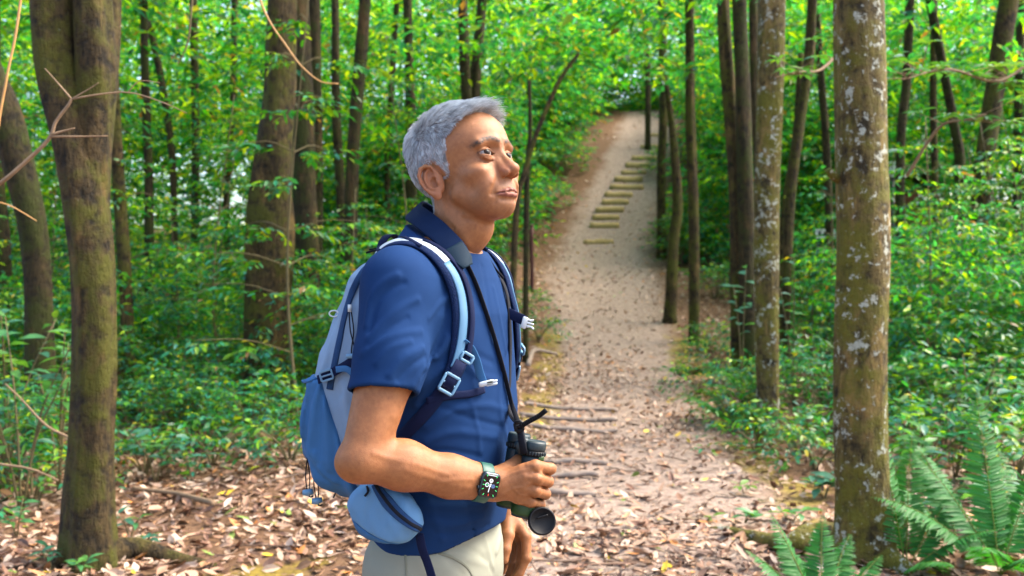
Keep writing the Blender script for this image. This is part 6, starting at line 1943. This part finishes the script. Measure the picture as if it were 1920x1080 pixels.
    part('pocket_zip', M['zip'], hp, o, ribbon(pts, sd, np.interp(np.linspace(0, 1, 30), [0, .3, 1], [.014, .022, .014]), .004))
    part('zip_teeth', M['cord'], hp, o, ribbon(pts + nn * .0025, sd, .006, .002))
    x = catmull(np.array([(688, 912), (690, 922), (684, 930)], float), 6); pts = see(f_hip, x[:, 0], x[:, 1], 1.5, off=.004, miss=1.76); part('zip_pull', M['cord'], hp, o, tube(pts, .0022, 6))
    pts = catmull([P(786, 1000, 1.755), P(792, 1030, 1.762), P(803, 1060, 1.77), P(818, 1110, 1.775)], 14); part('hip_webbing', M['navy'], e, o, ribbon(pts, np.array([.9, -.3, .3]), .016, .0025))
    return e
build_pack(); log('backpack')

# ---- binoculars with neck strap
def ring_profile(c0, ax, prof, seg=28):
    """surface of revolution: prof = [(distance along axis, radius)]"""
    ax = norm(ax); r = norm(np.cross(ax, [0, 1., .2])); u = np.cross(ax, r)
    a = np.linspace(0, 2 * pi, seg, endpoint=False)
    V = np.concatenate([c0 + ax * t + (r * np.cos(a)[:, None] + u * np.sin(a)[:, None]) * rr for t, rr in prof])
    n = len(prof); i = np.arange(n - 1)[:, None] * seg; j = np.arange(seg)[None]
    F = np.stack([i + j, i + seg + j, i + seg + (j + 1) % seg, i + (j + 1) % seg], -1).reshape(-1, 4)
    V = np.vstack([V, c0 + ax * prof[0][0], c0 + ax * prof[-1][0]])
    jj = np.arange(seg); c = n * seg
    F2 = np.vstack([np.stack([jj, (jj + 1) % seg, np.full(seg, c)], 1), np.stack([(n - 1) * seg + (jj + 1) % seg, (n - 1) * seg + jj, np.full(seg, c + 1)], 1)])
    return V, [F, F2]

def build_binoculars():
    top = P(1003, 830, 1.828); bot = P(984, 968, 1.822)
    ax = norm(bot - top)
    e = empty('binoculars', bot, 'dark green binoculars on a black neck strap, gripped in the hiker\'s hand', 'binoculars')
    o = np.array(e.location)
    side = np.array([-.028, .052, .006])
    Lb = float(np.linalg.norm(bot - top))
    for k, (c, vis) in enumerate(((top, 1), (top + side, 0))):
        b = part('barrel', M['rubber'], e, o, ring_profile(c, ax, [(.022, .019), (.03, .0205), (.05, .0205), (.075, .0215), (.10, .0235), (Lb - .006, .0262), (Lb, .0255)]))
        part('green_armour', M['rubber_green'], b, o, ring_profile(c, ax, [(Lb - .026, .0258), (Lb - .022, .0272), (Lb - .008, .0276), (Lb - .004, .0262)]))
        part('eyecup', M['rubber'], b, o, ring_profile(c, ax, [(-.002, .0165), (-.004, .0195), (.0, .0215), (.010, .0215), (.014, .0205)]))
        part('eyecup_ring', M['black'], b, o, ring_profile(c, ax, [(.014, .0212), (.0155, .0222), (.022, .0222), (.0235, .0212)]))
        g = []
        for j in range(26):
            aa = j / 26 * 2 * pi; r = norm(np.cross(ax, [0, 1., .2])); u = np.cross(ax, r); dd = r * cos(aa) + u * sin(aa)
            g.append(box_np(c + ax * .0187 + dd * .0225, np.cross(ax, dd) * .0011, dd * .0008, ax * .0032))
        part('grip_ribs', M['rubber'], b, o, *g)
        part('ocular_lens', M['glass'], b, o, ring_profile(c, ax, [(-.0006, .001), (-.001, .0150), (.002, .0155)]))
        part('objective_lens', M['glass'], b, o, ring_profile(c, ax, [(Lb - .003, .0200), (Lb + .0008, .0205), (Lb + .0012, .001)]))
    br = part('bridge', M['rubber'], e, o, box_np(top + side * .5 + ax * .045, norm(side) * .030, norm(np.cross(side, ax)) * .014, ax * .022, .4))
    part('prism_shoulder', M['rubber'], e, o, box_np(top + np.array([-.022, .002, -.006]), np.array([.012, 0, .006]), np.array([-.005, 0, .013]), np.array([0, .016, 0]), .35))
    part('focus_wheel', M['black'], e, o, ring_profile(top + side * .5 + [.006, -.006, 0], ax, [(.008, .006), (.009, .0105), (.024, .0105), (.026, .006)]))
    part('green_mark', M['rubber_green'], e, o, box_np(top + ax * .028 + np.array([.014, -.0155, 0]), np.array([.005, .003, 0]), np.array([.003, -.004, 0]) * .4, ax * .005, .2))
    # objective cap hanging open on its hinge
    c = P(1016, 977, 1.790); n = norm(np.array([.16, -1, .22]))
    cap = part('lens_cap', M['black'], e, o, ring_profile(c, n, [(-.010, .0215), (-.009, .0245), (.0, .0255), (.004, .0250), (.006, .0232), (.0055, .0215), (.0030, .0200), (.003, .001)]))
    part('cap_ridge', M['black'], cap, o, box_np(c + n * .0045 + [0, 0, .008], np.array([.010, .001, .003]), np.array([-.0006, 0, .0016]), n * .0016))
    part('cap_hinge', M['black'], cap, o, ribbon(catmull([bot + np.array([.024, -.004, .006]), P(1006, 963, 1.80), c + np.array([-.010, .004, .020])], 8), np.array([.5, 0, .8]), .012, .003))
    # neck strap: padded band round the neck, then thin webbing down to the lugs
    band = [P(868, 484, 1.846), P(848, 460, 1.852), P(818, 431, 1.872), P(790, 409, 1.918), P(776, 398, 1.99), P(786, 392, 2.05), P(830, 420, 2.075), P(880, 452, 2.06), P(912, 478, 2.035)]
    pts = catmull(band, 60)
    ctr = catmull([P(872, 440, 1.965), P(835, 405, 1.965), P(815, 395, 1.975), P(840, 420, 1.99), P(880, 455, 1.98)], 60)
    inward = norm(NECK[1] * .5 + NECK[2] * .5 - pts); sdv = norm(np.array([0, 0, 1.]) + inward * .62 + np.array([.34, 0, 0]))
    part('neck_band', M['neoprene'], e, o, ribbon(pts, sdv, np.interp(np.linspace(0, 1, 60), [0, .06, .9, 1], [.034, .043, .043, .03]), .0055))
    q = catmull([P(850, 461, 1.846), P(860, 474, 1.842), P(870, 488, 1.839), P(877, 500, 1.839)], 12)
    part('band_tab', M['neo_tab'], e, o, ribbon(q, sdv[2], np.interp(np.arange(12), [0, 8, 11], [.039, .037, .026]), .006))
    def lie(pix, off, w, name, mat, miss=1.84, n=40):
        x = catmull(np.array(pix, float), n); p = see(f_shirt, x[:, 0], x[:, 1], 1.45, off=off, miss=miss)
        for _ in range(4): p[1:-1] = (p[:-2] + 2 * p[1:-1] + p[2:]) / 4
        nn = normals(f_shirt, p, .004); part(name, mat, e, o, ribbon(p, np.cross(norm(np.gradient(p, axis=0)), nn), w, .003))
        return p
    lug = P(975, 806, 1.822)
    x = catmull(np.array([(876, 496), (892, 530), (908, 575), (926, 630), (943, 690), (955, 740), (963, 778)], float), 40)
    p1 = see(f_shirt, x[:, 0], x[:, 1], 1.45, off=.005, miss=1.85)
    p1 = np.vstack([p1[:36], catmull([p1[36], (p1[36] + lug) / 2 + [.002, 0, 0], lug], 8)])
    for _ in range(6): p1[1:-1] = (p1[:-2] + 2 * p1[1:-1] + p1[2:]) / 4
    part('strap_webbing', M['cord'], e, o, ribbon(p1, np.array([.8, -.5, .25]), .009, .003))
    p2 = catmull([P(905, 478, 2.03), P(925, 500, 2.015), t2w(.112, -.052, 1.37), t2w(.128, -.032, 1.29), t2w(.134, -.015, 1.21), t2w(.142, .006, 1.145), lug + [.002, .01, .004]], 40)
    part('strap_webbing', M['cord'], e, o, ribbon(p2, np.array([.3, .9, .1]), .012, .003))
    for k, (a, b, c) in enumerate([((918, 486), (930, 505), (944, 522)), ((924, 500), (930, 512), (936, 520))]):
        part('strap_tail', M['cord'], e, o, ribbon(catmull([P(*a, 1.99), P(*b, 1.985), P(*c, 1.98)], 10), np.array([.5, .2, -.8]), .007, .003))
    part('strap_buckle', M['black'], e, o, *frame_buckle(P(973, 800, 1.818), np.array([.9, -.3, .2]), np.array([-.2, 0, 1.]), .013, .016, .003))
    part('strap_keeper', M['cord'], e, o, ribbon(np.array([lug + [0, 0, .004], P(979, 828, 1.812), P(983, 850, 1.806)]), np.array([.8, -.5, .25]), .014, .006))
    x = catmull([P(976, 800, 1.815), P(990, 791, 1.81), P(1010, 780, 1.805), P(1024, 769, 1.80)], 16)
    tl = part('strap_tail', M['cord'], e, o, ribbon(x, np.array([.4, -.2, .9]), .009, .003))
    part('tail_ribs', M['black'], tl, o, *[box_np(x[k] + [0, -.002, 0], norm(x[k + 1] - x[k]) * .0008, np.array([-.35, 0, .9]) * .0042, np.array([0, .0015, 0])) for k in range(1, 15)])
    return e
build_binoculars(); log('binoculars')

# ---- wristwatch
def build_watch():
    axis = norm(WR_R - EL_R); w0 = WR_R * .965 + EL_R * .035
    c = see(f_arm_r, [914], [908], 1.4)[0]
    n = norm(norm(np.array([.02, -1, .10])) - axis * (np.array([.02, -1, .10]) @ axis)); up = norm(np.cross(n, axis)); up = up if up[2] > 0 else -up
    rt = np.cross(up, n); rt = rt if rt[0] > 0 else -rt
    e = empty('wristwatch', c, 'smartwatch with dark square face and green band on the near wrist', 'watch')
    o = np.array(e.location)
    f = lambda p: f_arm_r(p)
    a = np.linspace(0, 2 * pi, 48, endpoint=True)
    mid = w0 + axis * ((c - w0) @ axis)
    pts = mid + (n * np.cos(a)[:, None] * .028 + up * np.sin(a)[:, None] * .036)
    pts = onto(f, pts, .0015, 6).astype(float)
    pts += np.multiply.outer(-((pts - mid) @ axis), axis)
    band = part('band', M['watch_band'], e, o, ribbon(pts, axis, .024, .0028))
    part('band_pin', M['watch_case'], band, o, box_np(pts[24], axis * .003, up * .003, n * .002))
    cc = c + n * .0065
    def rbox(hx, hy, hz, r, ctr, mat, name, parent):
        k = 6; q = []
        for sx, sy, a0 in ((1, 1, 0), (-1, 1, pi / 2), (-1, -1, pi), (1, -1, 1.5 * pi)):
            for t in np.linspace(0, pi / 2, k): q.append((sx * (hx - r) + cos(a0 + t) * r, sy * (hy - r) + sin(a0 + t) * r))
        q = np.array(q); m = len(q); V = []
        for z, s in ((-hz, .93), (-hz * .4, 1), (hz * .4, 1), (hz * .85, .965), (hz, .90)):
            V.append(ctr + np.multiply.outer(q[:, 0] * s, rt) + np.multiply.outer(q[:, 1] * s, up) + n * z)
        V = np.concatenate(V); i = np.arange(4)[:, None] * m; j = np.arange(m)[None]
        F = np.stack([i + j, i + (j + 1) % m, i + m + (j + 1) % m, i + m + j], -1).reshape(-1, 4)
        return part(name, mat, parent, o, (V, [F, np.arange(m)[::-1][None], (4 * m + np.arange(m))[None]]))
    case = rbox(.0180, .0225, .0056, .0075, cc, M['watch_case'], 'case', e)
    scr = rbox(.0160, .0205, .0010, .0065, cc + n * .0054, M['watch_screen'], 'screen', e)
    part('crown', M['watch_case'], case, o, ring_profile(cc - rt * .0175 - up * .007, -rt, [(0, .0036), (.003, .0036), (.0034, .003)], 14))
    part('side_button', M['watch_case'], case, o, box_np(cc - rt * .0182 + up * .008, rt * .0008, up * .005, n * .0015))
    s0 = cc + n * .0068
    pos = lambda x, y: s0 + rt * x + up * y
    def mark(x, y, dx, dy, l, w, mat, name):
        d = norm(rt * dx + up * dy); part(name, mat, scr, o, box_np(pos(x, y), d * l, np.cross(n, d) * w, n * .0003, .1))
    for k in range(12):
        aa = k * pi / 6; x, y = sin(aa), cos(aa); s = min(.0128 / max(abs(x), 1e-6), .0165 / max(abs(y), 1e-6))
        if k == 0: continue
        mark(x * s, y * s, x, y, .0018, .0005, M['dial_red'] if k == 6 else M['dial_green'], 'hour_tick')
    def disc(x, y, r, mat, name, inner=0):
        aa = np.linspace(0, 2 * pi, 24, endpoint=False)
        ro = np.stack([np.cos(aa), np.sin(aa)], 1)
        V = np.concatenate([[pos(x + q[0] * r, y + q[1] * r) + n * .0001 for q in ro], [pos(x + q[0] * inner, y + q[1] * inner) + n * .0003 for q in ro]])
        j = np.arange(24); F = np.stack([j, (j + 1) % 24, 24 + (j + 1) % 24, 24 + j], 1)
        fs = [F]
        if not inner: fs = [F[:, :]]
        part(name, mat, scr, o, (V, fs))
    disc(.0, .0085, .0036, M['dial_white'], 'small_dial', .0012); disc(-.0062, .0005, .0038, M['dial_white'], 'small_dial', .0026); disc(.0056, -.0005, .0036, M['dial_blue'], 'small_dial', .0006)
    mark(-.0062, .0005, 1, 0, .0012, .0007, M['dial_green'], 'dial_dot')
    mark(0, .0178, 1, 0, .0085, .0006, M['dial_white'], 'top_lettering')
    mark(-.0008, -.0045, -.05, -1, .0075, .0006, M['dial_white'], 'minute_hand'); mark(.0004, .0005, .15, 1, .003, .0009, M['dial_white'], 'hour_hand')
    return e
build_watch(); log('watch')
